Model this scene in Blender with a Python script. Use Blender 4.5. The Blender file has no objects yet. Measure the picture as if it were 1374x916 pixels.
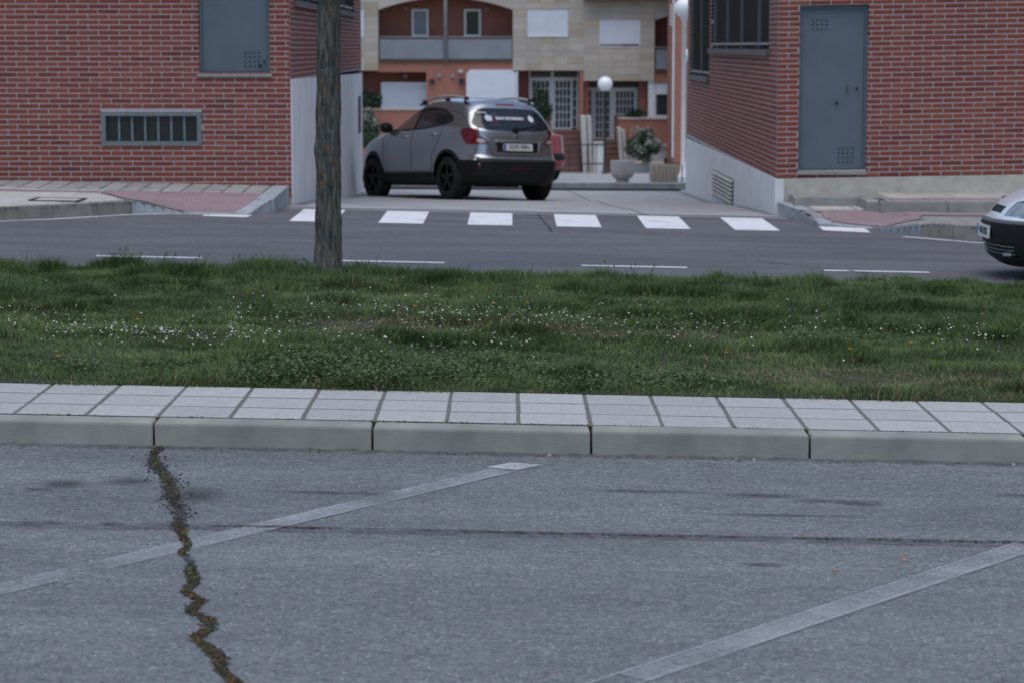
import bpy, bmesh, math, random
import numpy as np
from mathutils import Matrix, Vector
random.seed(7); RNG = np.random.default_rng(11)
S = bpy.context.scene
C = S.collection
R = math.radians

# ------------------------------------------------------------------ camera, sky, sun, exposure
cam_d = bpy.data.cameras.new('camera'); cam = bpy.data.objects.new('camera', cam_d); C.objects.link(cam)
cam.location = (0, 0, 1.845)
cam.rotation_euler = (R(90 - 6.947), 0, 0)
cam_d.sensor_width = 36; cam_d.lens = 85.15; cam_d.clip_end = 2000; cam_d.clip_start = .05
cam_d.dof.use_dof = True; cam_d.dof.focus_distance = 12.0; cam_d.dof.aperture_fstop = 5.0
S.camera = cam
SUN_EL, SUN_AZ = 74, 350          # the azimuth is measured from straight behind the camera towards the right
W = bpy.data.worlds.new('World'); S.world = W; W.use_nodes = True
nt = W.node_tree; nt.nodes.clear()
sky = nt.nodes.new('ShaderNodeTexSky'); sky.sky_type = 'NISHITA'; sky.sun_disc = False
sky.sun_elevation = R(SUN_EL); sky.sun_rotation = R(180 - SUN_AZ)
sky.air_density = 1.0; sky.dust_density = 1.2; sky.ozone_density = 1.0
bg = nt.nodes.new('ShaderNodeBackground'); bg.inputs[1].default_value = .085
wo = nt.nodes.new('ShaderNodeOutputWorld')
nt.links.new(sky.outputs[0], bg.inputs[0]); nt.links.new(bg.outputs[0], wo.inputs[0])
sun_d = bpy.data.lights.new('sun', 'SUN'); sun_d.energy = .9; sun_d.angle = R(60); sun_d.color = (1, .98, .95)
sun = bpy.data.objects.new('sun', sun_d); C.objects.link(sun)
sv = Vector((math.sin(R(SUN_AZ)) * math.cos(R(SUN_EL)), -math.cos(R(SUN_AZ)) * math.cos(R(SUN_EL)), math.sin(R(SUN_EL))))
sun.rotation_euler = sv.to_track_quat('Z', 'Y').to_euler(); sun.location = (12, -8, 20)
S.view_settings.view_transform = 'Standard'; S.view_settings.look = 'None'
S.view_settings.gamma = 1; S.view_settings.use_curve_mapping = False
S.view_settings.exposure = 1.0

# ------------------------------------------------------------------ materials
MATS = {}
def nodes_of(name):
    m = bpy.data.materials.new(name); m.use_nodes = True
    t = m.node_tree; t.nodes.clear()
    out = t.nodes.new('ShaderNodeOutputMaterial'); b = t.nodes.new('ShaderNodeBsdfPrincipled')
    t.links.new(b.outputs[0], out.inputs[0]); MATS[name] = m
    return m, t, b, out
def nd(t, typ, **kw):
    n = t.nodes.new(typ)
    for k, v in kw.items():
        if k in n.inputs: n.inputs[k].default_value = v
        else: setattr(n, k, v)
    return n
def c4(c): return (c[0], c[1], c[2], 1)
def tc(t, scale=(1, 1, 1)):
    co = nd(t, 'ShaderNodeTexCoord'); mp = nd(t, 'ShaderNodeMapping'); mp.inputs['Scale'].default_value = scale
    t.links.new(co.outputs['Object'], mp.inputs[0]); return mp.outputs[0]
def noise(t, v, scale, detail=4, rough=.55):
    n = nd(t, 'ShaderNodeTexNoise'); n.inputs['Scale'].default_value = scale; n.inputs['Detail'].default_value = detail
    n.inputs['Roughness'].default_value = rough; t.links.new(v, n.inputs['Vector']); return n.outputs[0]
def ramp(t, v, stops):
    r = nd(t, 'ShaderNodeValToRGB'); e = r.color_ramp.elements
    while len(e) < len(stops): e.new(.5)
    for el, (p, c) in zip(e, stops): el.position = p; el.color = c4(c) if len(c) == 3 else c
    t.links.new(v, r.inputs[0]); return r.outputs[0]
def mixc(t, fac, a, b, mode='MIX'):
    m = nd(t, 'ShaderNodeMix', data_type='RGBA', blend_type=mode)
    for s, v in ((0, fac), (6, a), (7, b)):
        if isinstance(v, (int, float)): m.inputs[s].default_value = v
        elif isinstance(v, tuple): m.inputs[s].default_value = c4(v)
        else: t.links.new(v, m.inputs[s])
    return m.outputs[2]
def math_(t, op, a, b=0., cl=False):
    m = nd(t, 'ShaderNodeMath', operation=op, use_clamp=cl)
    for i, v in enumerate((a, b)):
        if isinstance(v, (int, float)): m.inputs[i].default_value = v
        else: t.links.new(v, m.inputs[i])
    return m.outputs[0]
def bump(t, b, h, strength=.3, dist=.01):
    n = nd(t, 'ShaderNodeBump'); n.inputs['Strength'].default_value = strength; n.inputs['Distance'].default_value = dist
    t.links.new(h, n.inputs['Height']); t.links.new(n.outputs[0], b.inputs['Normal'])
def rnd01(t):
    oi = nd(t, 'ShaderNodeObjectInfo'); g = nd(t, 'ShaderNodeNewGeometry')
    return math_(t, 'FRACT', math_(t, 'ADD', oi.outputs['Random'], g.outputs['Random Per Island']))
def M(name, c1, c2=None, scale=8, rough=.8, bmp=0, bscale=60, metal=0, spec=.5, coat=0, rnd=0, stretch=(1, 1, 1), emit=None):
    m, t, b, o = nodes_of(name)
    v = tc(t, stretch)
    c2 = c2 or tuple(x * .82 for x in c1)
    col = mixc(t, ramp(t, noise(t, v, scale), [(.32, (0, 0, 0)), (.68, (1, 1, 1))]), c1, c2)
    if rnd:
        k = math_(t, 'ADD', math_(t, 'MULTIPLY', rnd01(t), 2 * rnd), 1 - rnd)
        cc = nd(t, 'ShaderNodeCombineColor')
        for i in range(3): t.links.new(k, cc.inputs[i])
        col = mixc(t, 1., col, cc.outputs[0], 'MULTIPLY')
    t.links.new(col, b.inputs['Base Color'])
    b.inputs['Roughness'].default_value = rough; b.inputs['Metallic'].default_value = metal
    b.inputs['Specular IOR Level'].default_value = spec; b.inputs['Coat Weight'].default_value = coat
    if bmp: bump(t, b, noise(t, v, bscale, 5, .65), bmp, .01)
    if emit: b.inputs['Emission Color'].default_value = c4(emit[0]); b.inputs['Emission Strength'].default_value = emit[1]
    return m

def asphalt(name, dark, light, big=.35, speck=.5, cell=150, bst=.55):
    m, t, b, o = nodes_of(name)
    v = tc(t)
    vo = nd(t, 'ShaderNodeTexVoronoi'); vo.inputs['Scale'].default_value = cell; t.links.new(v, vo.inputs['Vector'])
    sx = nd(t, 'ShaderNodeSeparateColor'); t.links.new(vo.outputs['Color'], sx.inputs[0])
    fac = math_(t, 'ADD', math_(t, 'MULTIPLY', sx.outputs[0], .55), math_(t, 'MULTIPLY', ramp(t, noise(t, v, cell * .38, 4, .7), [(.36, (0, 0, 0)), (.64, (1, 1, 1))]), .5))
    col = mixc(t, fac, dark, light)
    # pale and reddish chippings
    col = mixc(t, ramp(t, sx.outputs[1], [(.95, (0, 0, 0)), (.985, (.8, .8, .8))]), col, tuple(x * 1.55 for x in light))
    col = mixc(t, ramp(t, sx.outputs[2], [(.95, (0, 0, 0)), (.98, (.7, .7, .7))]), col, (light[0] * 1.25, light[1] * .85, light[2] * .7))
    # broad, drawn-out wear of the surface
    sv_ = tc(t, (.35, 1.4, 1))
    big_n = ramp(t, noise(t, sv_, 1.3, 6, .62), [(.30, (1 - big, 1 - big, 1 - big)), (.72, (1 + big * .25,) * 3)])
    col = mixc(t, 1., col, big_n, 'MULTIPLY')
    mid = ramp(t, noise(t, tc(t, (.7, 1.6, 1)), 9, 5, .7), [(.3, (.8, .8, .8)), (.7, (1.1, 1.1, 1.1))])
    col = mixc(t, 1., col, mid, 'MULTIPLY')
    t.links.new(col, b.inputs['Base Color']); b.inputs['Roughness'].default_value = .88; b.inputs['Specular IOR Level'].default_value = .35
    h = math_(t, 'ADD', math_(t, 'MULTIPLY', vo.outputs['Distance'], -1.), noise(t, v, cell * 1.7, 2))
    bump(t, b, h, bst, .006)
    return m
asphalt('asphalt_parking', (.078, .085, .090), (.245, .260, .271), big=.27, cell=115, bst=.7)
asphalt('asphalt_street', (.082, .085, .094), (.160, .164, .175), big=.34, cell=110, bst=.3)

def worn_paint(name, thr0, thr1, base=(.62, .62, .62), scale=70, axis_wear=None, cover=1.):
    """white road paint; where the noise says it is rubbed off the sheet is clear and the asphalt shows"""
    m, t, b, o = nodes_of(name)
    v = tc(t)
    n = math_(t, 'ADD', math_(t, 'MULTIPLY', noise(t, v, scale, 4, .7), .5), math_(t, 'MULTIPLY', noise(t, v, 2.6, 5, .6), .5))
    if axis_wear:
        ax, a0, a1, amt = axis_wear
        sp = nd(t, 'ShaderNodeSeparateXYZ'); t.links.new(v, sp.inputs[0])
        mr = nd(t, 'ShaderNodeMapRange'); t.links.new(sp.outputs[ax], mr.inputs[0])
        mr.inputs[1].default_value = a0; mr.inputs[2].default_value = a1; mr.inputs[3].default_value = -amt; mr.inputs[4].default_value = amt
        n = math_(t, 'ADD', n, mr.outputs[0])
    msk = ramp(t, n, [(thr0, (0, 0, 0)), (thr1, (cover,) * 3)])
    t.links.new(ramp(t, noise(t, v, 12, 4), [(.3, tuple(x * .8 for x in base)), (.7, base)]), b.inputs['Base Color'])
    b.inputs['Roughness'].default_value = .8
    tr = nd(t, 'ShaderNodeBsdfTransparent'); mx = nd(t, 'ShaderNodeMixShader')
    t.links.new(msk, mx.inputs[0]); t.links.new(tr.outputs[0], mx.inputs[1]); t.links.new(b.outputs[0], mx.inputs[2])
    t.links.new(mx.outputs[0], o.inputs[0])
    bump(t, b, noise(t, v, 160, 3), .4, .004)
    return m
worn_paint('paint_bay_a', .40, .62, (.46, .475, .50), cover=.62)
worn_paint('paint_bay_b', .38, .64, (.46, .475, .50), cover=.62)
worn_paint('paint_thin', .40, .62, (.44, .45, .47), cover=.7)
worn_paint('paint_tip', .30, .66, (.60, .61, .63))
worn_paint('paint_street', .27, .47, (.74, .74, .76))
worn_paint('paint_edge', .30, .52, (.58, .58, .60))

def stain(name, col, amt):
    """oil and tar marks with soft ragged edges: alpha falls off from the mark's own middle"""
    m, t, b, o = nodes_of(name)
    co = nd(t, 'ShaderNodeTexCoord'); g = nd(t, 'ShaderNodeTexGradient', gradient_type='SPHERICAL')
    mp = nd(t, 'ShaderNodeMapping'); mp.inputs['Location'].default_value = (-1, -1, 0); mp.inputs['Scale'].default_value = (2, 2, 0)
    t.links.new(co.outputs['Generated'], mp.inputs[0]); t.links.new(mp.outputs[0], g.inputs[0])
    k = math_(t, 'MULTIPLY', g.outputs['Fac'], noise(t, co.outputs['Object'], 26, 5, .75))
    a = ramp(t, k, [(.12, (0, 0, 0)), (.5, (amt, amt, amt))])
    b.inputs['Base Color'].default_value = c4(col); b.inputs['Roughness'].default_value = .85
    tr = nd(t, 'ShaderNodeBsdfTransparent'); mx = nd(t, 'ShaderNodeMixShader')
    t.links.new(a, mx.inputs[0]); t.links.new(tr.outputs[0], mx.inputs[1]); t.links.new(b.outputs[0], mx.inputs[2]); t.links.new(mx.outputs[0], o.inputs[0])
stain('oil_stain', (.03, .03, .032), .55)
def band_mat(name, col, lo, hi, amt, sc):
    m, t, b, o = nodes_of(name)
    v = tc(t, (.5, 2, 1))
    a = ramp(t, noise(t, v, sc, 5, .7), [(lo, (0, 0, 0)), (hi, (amt, amt, amt))])
    b.inputs['Base Color'].default_value = c4(col); b.inputs['Roughness'].default_value = .9
    tr = nd(t, 'ShaderNodeBsdfTransparent'); mx = nd(t, 'ShaderNodeMixShader')
    t.links.new(a, mx.inputs[0]); t.links.new(tr.outputs[0], mx.inputs[1]); t.links.new(b.outputs[0], mx.inputs[2]); t.links.new(mx.outputs[0], o.inputs[0])
band_mat('seam_tar', (.05, .05, .053), .34, .66, .42, 14)
band_mat('seam_gap', (.018, .017, .015), .36, .56, .75, 18)
band_mat('crack_soil', (.024, .023, .020), .40, .58, .9, 34)
band_mat('kerb_foot_dirt', (.03, .03, .03), .40, .70, .7, 34)

M('kerb_concrete', (.30, .30, .275), (.20, .205, .188), 4, .85, .35, 160, rnd=.07)
M('kerb_far', (.27, .255, .22), (.19, .18, .16), 7, .85, .2, 120, rnd=.08)
M('kerb_pale', (.36, .38, .40), (.25, .27, .29), 7, .8, .2, 120, rnd=.05)
M('tile_walk', (.43, .425, .41), (.31, .31, .30), 34, .85, .5, 260, rnd=.09)
M('mortar_dirt', (.15, .148, .138), (.10, .10, .088), 25, .95, .3, 90)
M('joint_grey', (.13, .125, .115), (.09, .088, .075), 25, .95, .3, 90)
M('slab_grey', (.33, .32, .30), (.22, .215, .21), 8, .85, .3, 200, rnd=.14)
M('slab_pale', (.46, .44, .42), (.36, .345, .33), 8, .85, .25, 200, rnd=.06)
M('tactile_pink', (.285, .20, .212), (.235, .165, .178), 10, .8, .25, 160)
M('soil', (.038, .042, .022), (.024, .028, .015), 14, .95, .5, 60)
M('ground_earth', (.10, .095, .08), (.07, .07, .055), 3, .95)
M('driveway_concrete', (.36, .36, .36), (.27, .272, .275), 1.6, .85, .25, 140)
M('plaza_paving', (.33, .325, .315), (.25, .25, .245), 1.2, .85, .2, 60)
M('drain_metal', (.05, .05, .05), None, 20, .5, metal=.7)
M('mortar', (.43, .405, .40), (.33, .31, .305), 30, .95, .3, 150)
def brick_mat(name, a, b_, c):
    m, t, b, o = nodes_of(name)
    v = tc(t)
    col = ramp(t, rnd01(t), [(0, tuple(x * .8 for x in a)), (.12, a), (.5, b_), (.9, c), (1, (c[0] * 1.05, c[1] * 1.25, c[2] * 1.25))])
    col = mixc(t, .35, col, ramp(t, noise(t, v, 22, 5, .7), [(.3, (.55, .5, .5)), (.7, (1.2, 1.15, 1.15))]), 'MULTIPLY')
    geo = nd(t, 'ShaderNodeNewGeometry'); mp = nd(t, 'ShaderNodeMapping'); mp.inputs['Scale'].default_value = (1, 1, .45); t.links.new(geo.outputs['Position'], mp.inputs[0])
    wall_stain = ramp(t, noise(t, mp.outputs[0], 1.6, 6, .65), [(.28, (.78, .76, .76)), (.5, (.98, .98, .98)), (.75, (1.08, 1.07, 1.07))])  # broad soot and water stains across the whole wall
    col = mixc(t, 1., col, wall_stain, 'MULTIPLY')
    t.links.new(col, b.inputs['Base Color']); b.inputs['Roughness'].default_value = .8
    bump(t, b, noise(t, v, 160, 4), .3, .004)
brick_mat('brick_red', (.190, .042, .026), (.215, .050, .031), (.240, .062, .038))
M('plaster_lilac', (.74, .72, .73), (.64, .62, .635), 2.2, .9, .2, 60)
M('plaster_cream', (.50, .47, .40), (.36, .33, .28), 5, .9, .2, 60)
M('plaster_grey', (.72, .71, .71), (.60, .595, .60), 2.5, .9, .2, 60)
M('steel_door', (.105, .132, .158), (.088, .112, .138), 3, .5, .05, 30)
M('steel_frame', (.10, .125, .145), None, 6, .5)
M('window_frame_grey', (.155, .185, .19), (.12, .145, .15), 12, .6)
M('hole_black', (.012, .012, .013), None, 8, .8)
M('glass_dark', (.022, .028, .032), (.03, .036, .04), 4, .12)
M('grille_black', (.020, .022, .025), None, 8, .5)
M('sill_stone', (.15, .14, .13), (.10, .095, .09), 14, .85, .2, 120)
M('sill_pale', (.30, .295, .27), (.22, .215, .2), 14, .85, .2, 120)
M('roof_tile', (.30, .13, .08), (.22, .09, .06), 6, .85)
M('terracotta', (.36, .150, .105), (.31, .128, .09), 1.5, .9, .1, 40)
M('terracotta_deep', (.30, .115, .085), (.26, .10, .075), 1.5, .9, .1, 40)
M('sandstone', (.45, .40, .345), (.39, .345, .29), 1.1, .85, .1, 60, rnd=.09)
M('sandstone_ochre', (.41, .34, .25), (.37, .31, .235), 1.1, .85, .1, 60, rnd=.1)
M('stone_joint', (.30, .27, .22), None, 5, .9)
M('shutter_white', (.66, .69, .75), (.61, .64, .70), 2, .55)
M('frame_white', (.72, .73, .75), None, 4, .5)
M('balcony_panel', (.23, .245, .27), (.19, .20, .225), 1.2, .5)
M('downpipe_grey', (.26, .27, .28), None, 3, .5)
M('stair_red', (.20, .11, .085), (.16, .085, .07), 3, .85)
M('concrete_white', (.52, .50, .46), (.42, .41, .38), 2, .85, .1, 50)
M('lamp_dark', (.03, .032, .034), None, 8, .5)
M('lamp_white', (.72, .72, .72), None, 8, .5)
M('globe_white', (.80, .80, .80), (.77, .77, .77), 3, .3)
M('wood_weathered', (.36, .32, .26), (.26, .235, .20), 8, .85, stretch=(6, 6, 1))
M('planter_concrete', (.40, .39, .39), (.33, .325, .325), 6, .85, .2, 80)
M('eave_brown', (.09, .055, .04), None, 3, .8)
M('leaf_dark', (.030, .055, .024), (.018, .034, .016), 5, .7, rnd=.35)
M('leaf_mid', (.055, .09, .035), (.035, .06, .025), 5, .7, rnd=.3)
M('leaf_grey', (.30, .30, .26), (.17, .19, .14), 5, .75, rnd=.3)
M('litter_brown', (.30, .17, .10), None, 30, .8)
M('pebble', (.38, .37, .35), (.28, .27, .26), 30, .85)
M('dandelion', (.62, .36, .02), (.5, .27, .015), 60, .7)
M('iron', (.02, .02, .022), None, 8, .5)

def bark_mat():
    m, t, b, o = nodes_of('bark')
    v = tc(t, (1, 1, .16))
    rid = noise(t, v, 38, 6, .7)
    col = ramp(t, rid, [(.36, (.022, .022, .020)), (.50, (.085, .088, .076)), (.66, (.19, .19, .165))])
    sp = nd(t, 'ShaderNodeSeparateXYZ'); t.links.new(tc(t), sp.inputs[0])
    lich = math_(t, 'MULTIPLY', ramp(t, noise(t, tc(t, (1, 1, .75)), 17, 4, .6), [(.585, (0, 0, 0)), (.64, (1, 1, 1))]), ramp(t, noise(t, v, 60, 3), [(.4, (.25, .25, .25)), (.58, (1, 1, 1))]))
    col = mixc(t, lich, col, (.24, .115, .018))
    wl = ramp(t, noise(t, tc(t), 42, 4, .6), [(.64, (0, 0, 0)), (.70, (.7, .7, .7))])
    col = mixc(t, wl, col, (.30, .33, .33))
    # the foot has shed its grey skin and is browner and paler
    foot = nd(t, 'ShaderNodeMapRange'); t.links.new(math_(t, 'ADD', sp.outputs[2], math_(t, 'MULTIPLY', noise(t, v, 12, 4), .25)), foot.inputs[0])
    foot.inputs[1].default_value = .30; foot.inputs[2].default_value = .44; foot.inputs[3].default_value = .8; foot.inputs[4].default_value = 0
    fc = ramp(t, rid, [(.35, (.045, .038, .034)), (.55, (.16, .145, .13)), (.72, (.30, .28, .26))])
    col = mixc(t, foot.outputs[0], col, fc)
    t.links.new(col, b.inputs['Base Color']); b.inputs['Roughness'].default_value = .9
    bump(t, b, rid, 1., .03)
bark_mat()
def attr_mat(name, rough=.65, trans=.25, spec=.3):
    m, t, b, o = nodes_of(name)
    a = nd(t, 'ShaderNodeAttribute', attribute_name='tint'); t.links.new(a.outputs['Color'], b.inputs['Base Color'])
    b.inputs['Roughness'].default_value = rough; b.inputs['Specular IOR Level'].default_value = spec
    if trans:
        tl = nd(t, 'ShaderNodeBsdfTranslucent'); t.links.new(a.outputs['Color'], tl.inputs[0])
        mx = nd(t, 'ShaderNodeMixShader'); mx.inputs[0].default_value = trans
        t.links.new(b.outputs[0], mx.inputs[1]); t.links.new(tl.outputs[0], mx.inputs[2]); t.links.new(mx.outputs[0], o.inputs[0])
attr_mat('plant_tint'); attr_mat('moss_tint', .9, 0, .2)
def paint_car(name, col, metal=.55, rough=.35, coat=.7):
    m, t, b, o = nodes_of(name)
    v = tc(t)
    dust = ramp(t, noise(t, v, 3, 5, .6), [(.35, (0, 0, 0)), (.75, (.22, .22, .22))])
    t.links.new(mixc(t, dust, col, (.19, .19, .185)), b.inputs['Base Color'])
    b.inputs['Metallic'].default_value = metal; b.inputs['Roughness'].default_value = rough
    b.inputs['Coat Weight'].default_value = coat; b.inputs['Coat Roughness'].default_value = .08
paint_car('paint_grey', (.40, .415, .44), .8, .25); paint_car('paint_red', (.26, .008, .008), .1, .35)
paint_car('paint_silver', (.66, .69, .73), .15, .35)
M('plastic_black', (.009, .010, .011), (.013, .014, .015), 6, .55, spec=.22)
M('bumper_strip', (.11, .115, .12), None, 6, .45)
M('tyre', (.007, .007, .007), (.012, .012, .012), 14, .85)
M('rim_black', (.012, .012, .013), None, 5, .4, metal=.6)
M('rim_silver', (.42, .43, .44), None, 5, .35, metal=.8)
M('cabin', (.035, .035, .037), None, 5, .9)
M('chrome', (.62, .63, .64), None, 5, .15, metal=1)
M('plate_white', (.66, .66, .65), None, 5, .5)
M('plate_blue', (.03, .10, .36), None, 5, .5)
M('plate_ink', (.02, .02, .02), None, 5, .6)
M('decal_white', (.70, .71, .74), None, 5, .6)
M('rail_silver', (.50, .51, .52), None, 5, .4, metal=.4)
M('lens_red', (.17, .006, .010), (.11, .004, .008), 9, .12, coat=.6)
M('lens_unlit', (.045, .006, .007), None, 9, .3)
M('lens_clear', (.45, .40, .40), None, 9, .1, coat=.6)
M('lens_orange', (.36, .08, .015), None, 9, .15)
M('headlamp', (.38, .40, .42), (.22, .24, .26), 14, .08, metal=.4, coat=1)
def car_glass(name, tint, clear):
    m, t, b, o = nodes_of(name)
    b.inputs['Base Color'].default_value = (.022, .030, .040, 1); b.inputs['Roughness'].default_value = .06; b.inputs['Specular IOR Level'].default_value = .8
    tr = nd(t, 'ShaderNodeBsdfTransparent'); tr.inputs[0].default_value = c4(tint); mx = nd(t, 'ShaderNodeMixShader')
    mx.inputs[0].default_value = clear
    t.links.new(b.outputs[0], mx.inputs[1]); t.links.new(tr.outputs[0], mx.inputs[2]); t.links.new(mx.outputs[0], o.inputs[0])
car_glass('glass_clear', (.75, .80, .78), .72); car_glass('glass_tint', (.35, .38, .40), .35)

# ------------------------------------------------------------------ mesh helpers
ORG = {}
def tag(o, label=None, cat=None, group=None, kind=None):
    for k, v in (('label', label), ('category', cat), ('group', group), ('kind', kind)):
        if v: o[k] = v
    return o
def empty(name, loc, label=None, cat=None, group=None, rot=None):
    o = bpy.data.objects.new(name, None); C.objects.link(o); o.location = loc; o.empty_display_size = .2
    if rot is not None: o.rotation_euler = rot
    ORG[o.name] = Vector(loc) if rot is None else Vector((0, 0, 0))
    return tag(o, label, cat, group)
def link(name, me, parent=None, matname=None):
    o = bpy.data.objects.new(name, me); C.objects.link(o)
    if matname and not me.materials: me.materials.append(MATS[matname])
    if parent: o.parent = parent
    ORG[o.name] = ORG[parent.name] if parent else Vector((0, 0, 0))
    return o
class MB:
    def __init__(s): s.v = []; s.f = []
    def add(s, vs, fs):
        n = len(s.v); s.v += [tuple(p) for p in vs]; s.f += [tuple(i + n for i in f) for f in fs]; return s
    def hexa(s, p):            # 4 bottom points then 4 top points, both counter-clockwise from above
        return s.add(p, [(3, 2, 1, 0), (4, 5, 6, 7), (0, 1, 5, 4), (1, 2, 6, 5), (2, 3, 7, 6), (3, 0, 4, 7)])
    def box(s, x0, x1, y0, y1, z0, z1):
        return s.hexa([(x0, y0, z0), (x1, y0, z0), (x1, y1, z0), (x0, y1, z0), (x0, y0, z1), (x1, y0, z1), (x1, y1, z1), (x0, y1, z1)])
    def slab(s, p, z0, tops, b=.005):   # plan corners p ccw, bottom z, top z of each corner, chamfer b
        n = len(p); cx = sum(q[0] for q in p) / n; cy = sum(q[1] for q in p) / n
        vs = [(q[0], q[1], z0) for q in p] + [(q[0], q[1], t - b) for q, t in zip(p, tops)]
        for q, t in zip(p, tops):
            d = math.hypot(q[0] - cx, q[1] - cy); k = 1 - 1.4 * b / d
            vs.append((cx + (q[0] - cx) * k, cy + (q[1] - cy) * k, t))
        fs = [tuple(range(2 * n, 3 * n))]
        for a in (0, n):
            for i in range(n): j = (i + 1) % n; fs.append((a + i, a + j, a + n + j, a + n + i))
        return s.add(vs, fs)
    def lathe(s, prof, seg=20, c=(0, 0, 0), axis='z'):
        vs = []
        for r, h in prof:
            for k in range(seg):
                a = 2 * math.pi * k / seg; u, w = r * math.cos(a), r * math.sin(a)
                vs.append((c[0] + u, c[1] + w, c[2] + h) if axis == 'z' else (c[0] + u, c[1] + h, c[2] + w))
        fs = []
        for i in range(len(prof) - 1):
            for k in range(seg):
                j = (k + 1) % seg; q = (i * seg + k, i * seg + j, (i + 1) * seg + j, (i + 1) * seg + k)
                fs.append(q if axis == 'z' else q[::-1])
        return s.add(vs, fs)
    def tube(s, pts, r, seg=8):
        pts = [Vector(p) for p in pts]; n = len(pts); rs = r if isinstance(r, (list, tuple)) else [r] * n
        vs = []; up = Vector((0, 0, 1))
        for i, p in enumerate(pts):
            d = (pts[min(i + 1, n - 1)] - pts[max(i - 1, 0)]).normalized()
            a = d.cross(up if abs(d.z) < .9 else Vector((1, 0, 0))).normalized(); b = a.cross(d)
            for k in range(seg):
                t = 2 * math.pi * k / seg; vs.append(p + (a * math.cos(t) + b * math.sin(t)) * rs[i])
        fs = [(i * seg + k, i * seg + (k + 1) % seg, (i + 1) * seg + (k + 1) % seg, (i + 1) * seg + k) for i in range(n - 1) for k in range(seg)]
        fs += [tuple(range(seg))[::-1], tuple(range((n - 1) * seg, n * seg))]
        return s.add(vs, fs)
    def prism(s, poly, y0, y1):    # polygon in (x, z), extruded along y
        n = len(poly)
        vs = [(x, y0, z) for x, z in poly] + [(x, y1, z) for x, z in poly]
        return s.add(vs, [tuple(range(n)), tuple(range(2 * n - 1, n - 1, -1))] + [((i + 1) % n, i, i + n, (i + 1) % n + n) for i in range(n)])
    def mesh(s, name, off=None, smooth=False):
        off = off or Vector((0, 0, 0))
        me = bpy.data.meshes.new(name); me.from_pydata([(p[0] - off[0], p[1] - off[1], p[2] - off[2]) for p in s.v], [], s.f); me.update()
        if smooth: me.shade_smooth()
        return me
    def build(s, name, mat, parent=None, smooth=False, kind=None, label=None, cat=None, group=None, bevel=0, fix=False):
        me = s.mesh(name, ORG[parent.name] if parent else None, smooth)
        if fix or bevel:
            bm = bmesh.new(); bm.from_mesh(me); bmesh.ops.recalc_face_normals(bm, faces=bm.faces)
            if bevel: bmesh.ops.bevel(bm, geom=list(bm.edges), offset=bevel, segments=2, affect='EDGES', profile=.6)
            bm.to_mesh(me); bm.free()
            if bevel: me.shade_smooth(); 
        o = link(name, me, parent, mat); return tag(o, label, cat, group, kind)
def np_mesh(name, V, F, mat, tint=None, parent=None, smooth=False):
    """F: (n, k) index array of equal-sized faces"""
    me = bpy.data.meshes.new(name); V = np.asarray(V, np.float32); F = np.asarray(F, np.int32); k = F.shape[1]
    me.vertices.add(len(V)); me.vertices.foreach_set('co', V.ravel())
    me.loops.add(F.size); me.loops.foreach_set('vertex_index', F.ravel())
    me.polygons.add(len(F)); me.polygons.foreach_set('loop_start', np.arange(0, F.size, k, dtype=np.int32))
    me.update(calc_edges=True); me.validate()
    if tint is not None:
        a = me.color_attributes.new('tint', 'FLOAT_COLOR', 'POINT'); t4 = np.ones((len(V), 4), np.float32); t4[:, :3] = tint
        a.data.foreach_set('color', t4.ravel())
    if smooth: me.shade_smooth()
    return link(name, me, parent, mat)
def struct(o): o['kind'] = 'structure'; return o
def vnoise(x, y, scale, seed=0, octs=3):
    r = np.random.default_rng(seed); out = np.zeros_like(x); amp = 1.; tot = 0
    for o in range(octs):
        g = r.random((64, 64)); u = x * scale + 17.3 * o + 100; v = y * scale + 5.1 * o + 100
        i = np.floor(u).astype(int); j = np.floor(v).astype(int); fu = u - i; fv = v - j
        fu = fu * fu * (3 - 2 * fu); fv = fv * fv * (3 - 2 * fv); G = lambda a, b: g[a % 64, b % 64]
        out += amp * ((G(i, j) * (1 - fu) + G(i + 1, j) * fu) * (1 - fv) + (G(i, j + 1) * (1 - fu) + G(i + 1, j + 1) * fu) * fv)
        tot += amp; amp *= .5; scale *= 2.1
    return out / tot
def grid_sheet(name, x0, x1, y0, y1, nx, ny, zf, mat, keep=None, thick=0):
    xs = np.linspace(x0, x1, nx + 1); ys = np.linspace(y0, y1, ny + 1)
    X, Y = np.meshgrid(xs, ys); V = np.stack([X.ravel(), Y.ravel(), zf(X, Y).ravel()], 1)
    i, j = np.meshgrid(np.arange(nx), np.arange(ny)); a = (j * (nx + 1) + i).ravel()
    F = np.stack([a, a + 1, a + nx + 2, a + nx + 1], 1)
    if keep is not None:
        cx = V[F, 0].mean(1); cy = V[F, 1].mean(1); F = F[keep(cx, cy)]
    return np_mesh(name, V, F, mat)
def in_poly(px, py, poly):
    ins = np.zeros(px.shape, bool); n = len(poly); j = n - 1
    for i in range(n):
        xi, yi = poly[i]; xj, yj = poly[j]
        if yi != yj:
            c = ((yi > py) != (yj > py)) & (px < (xj - xi) * (py - yi) / (yj - yi) + xi); ins ^= c
        j = i
    return ins
def smooth01(a, b, x): t = np.clip((x - a) / (b - a), 0, 1); return t * t * (3 - 2 * t)

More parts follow.
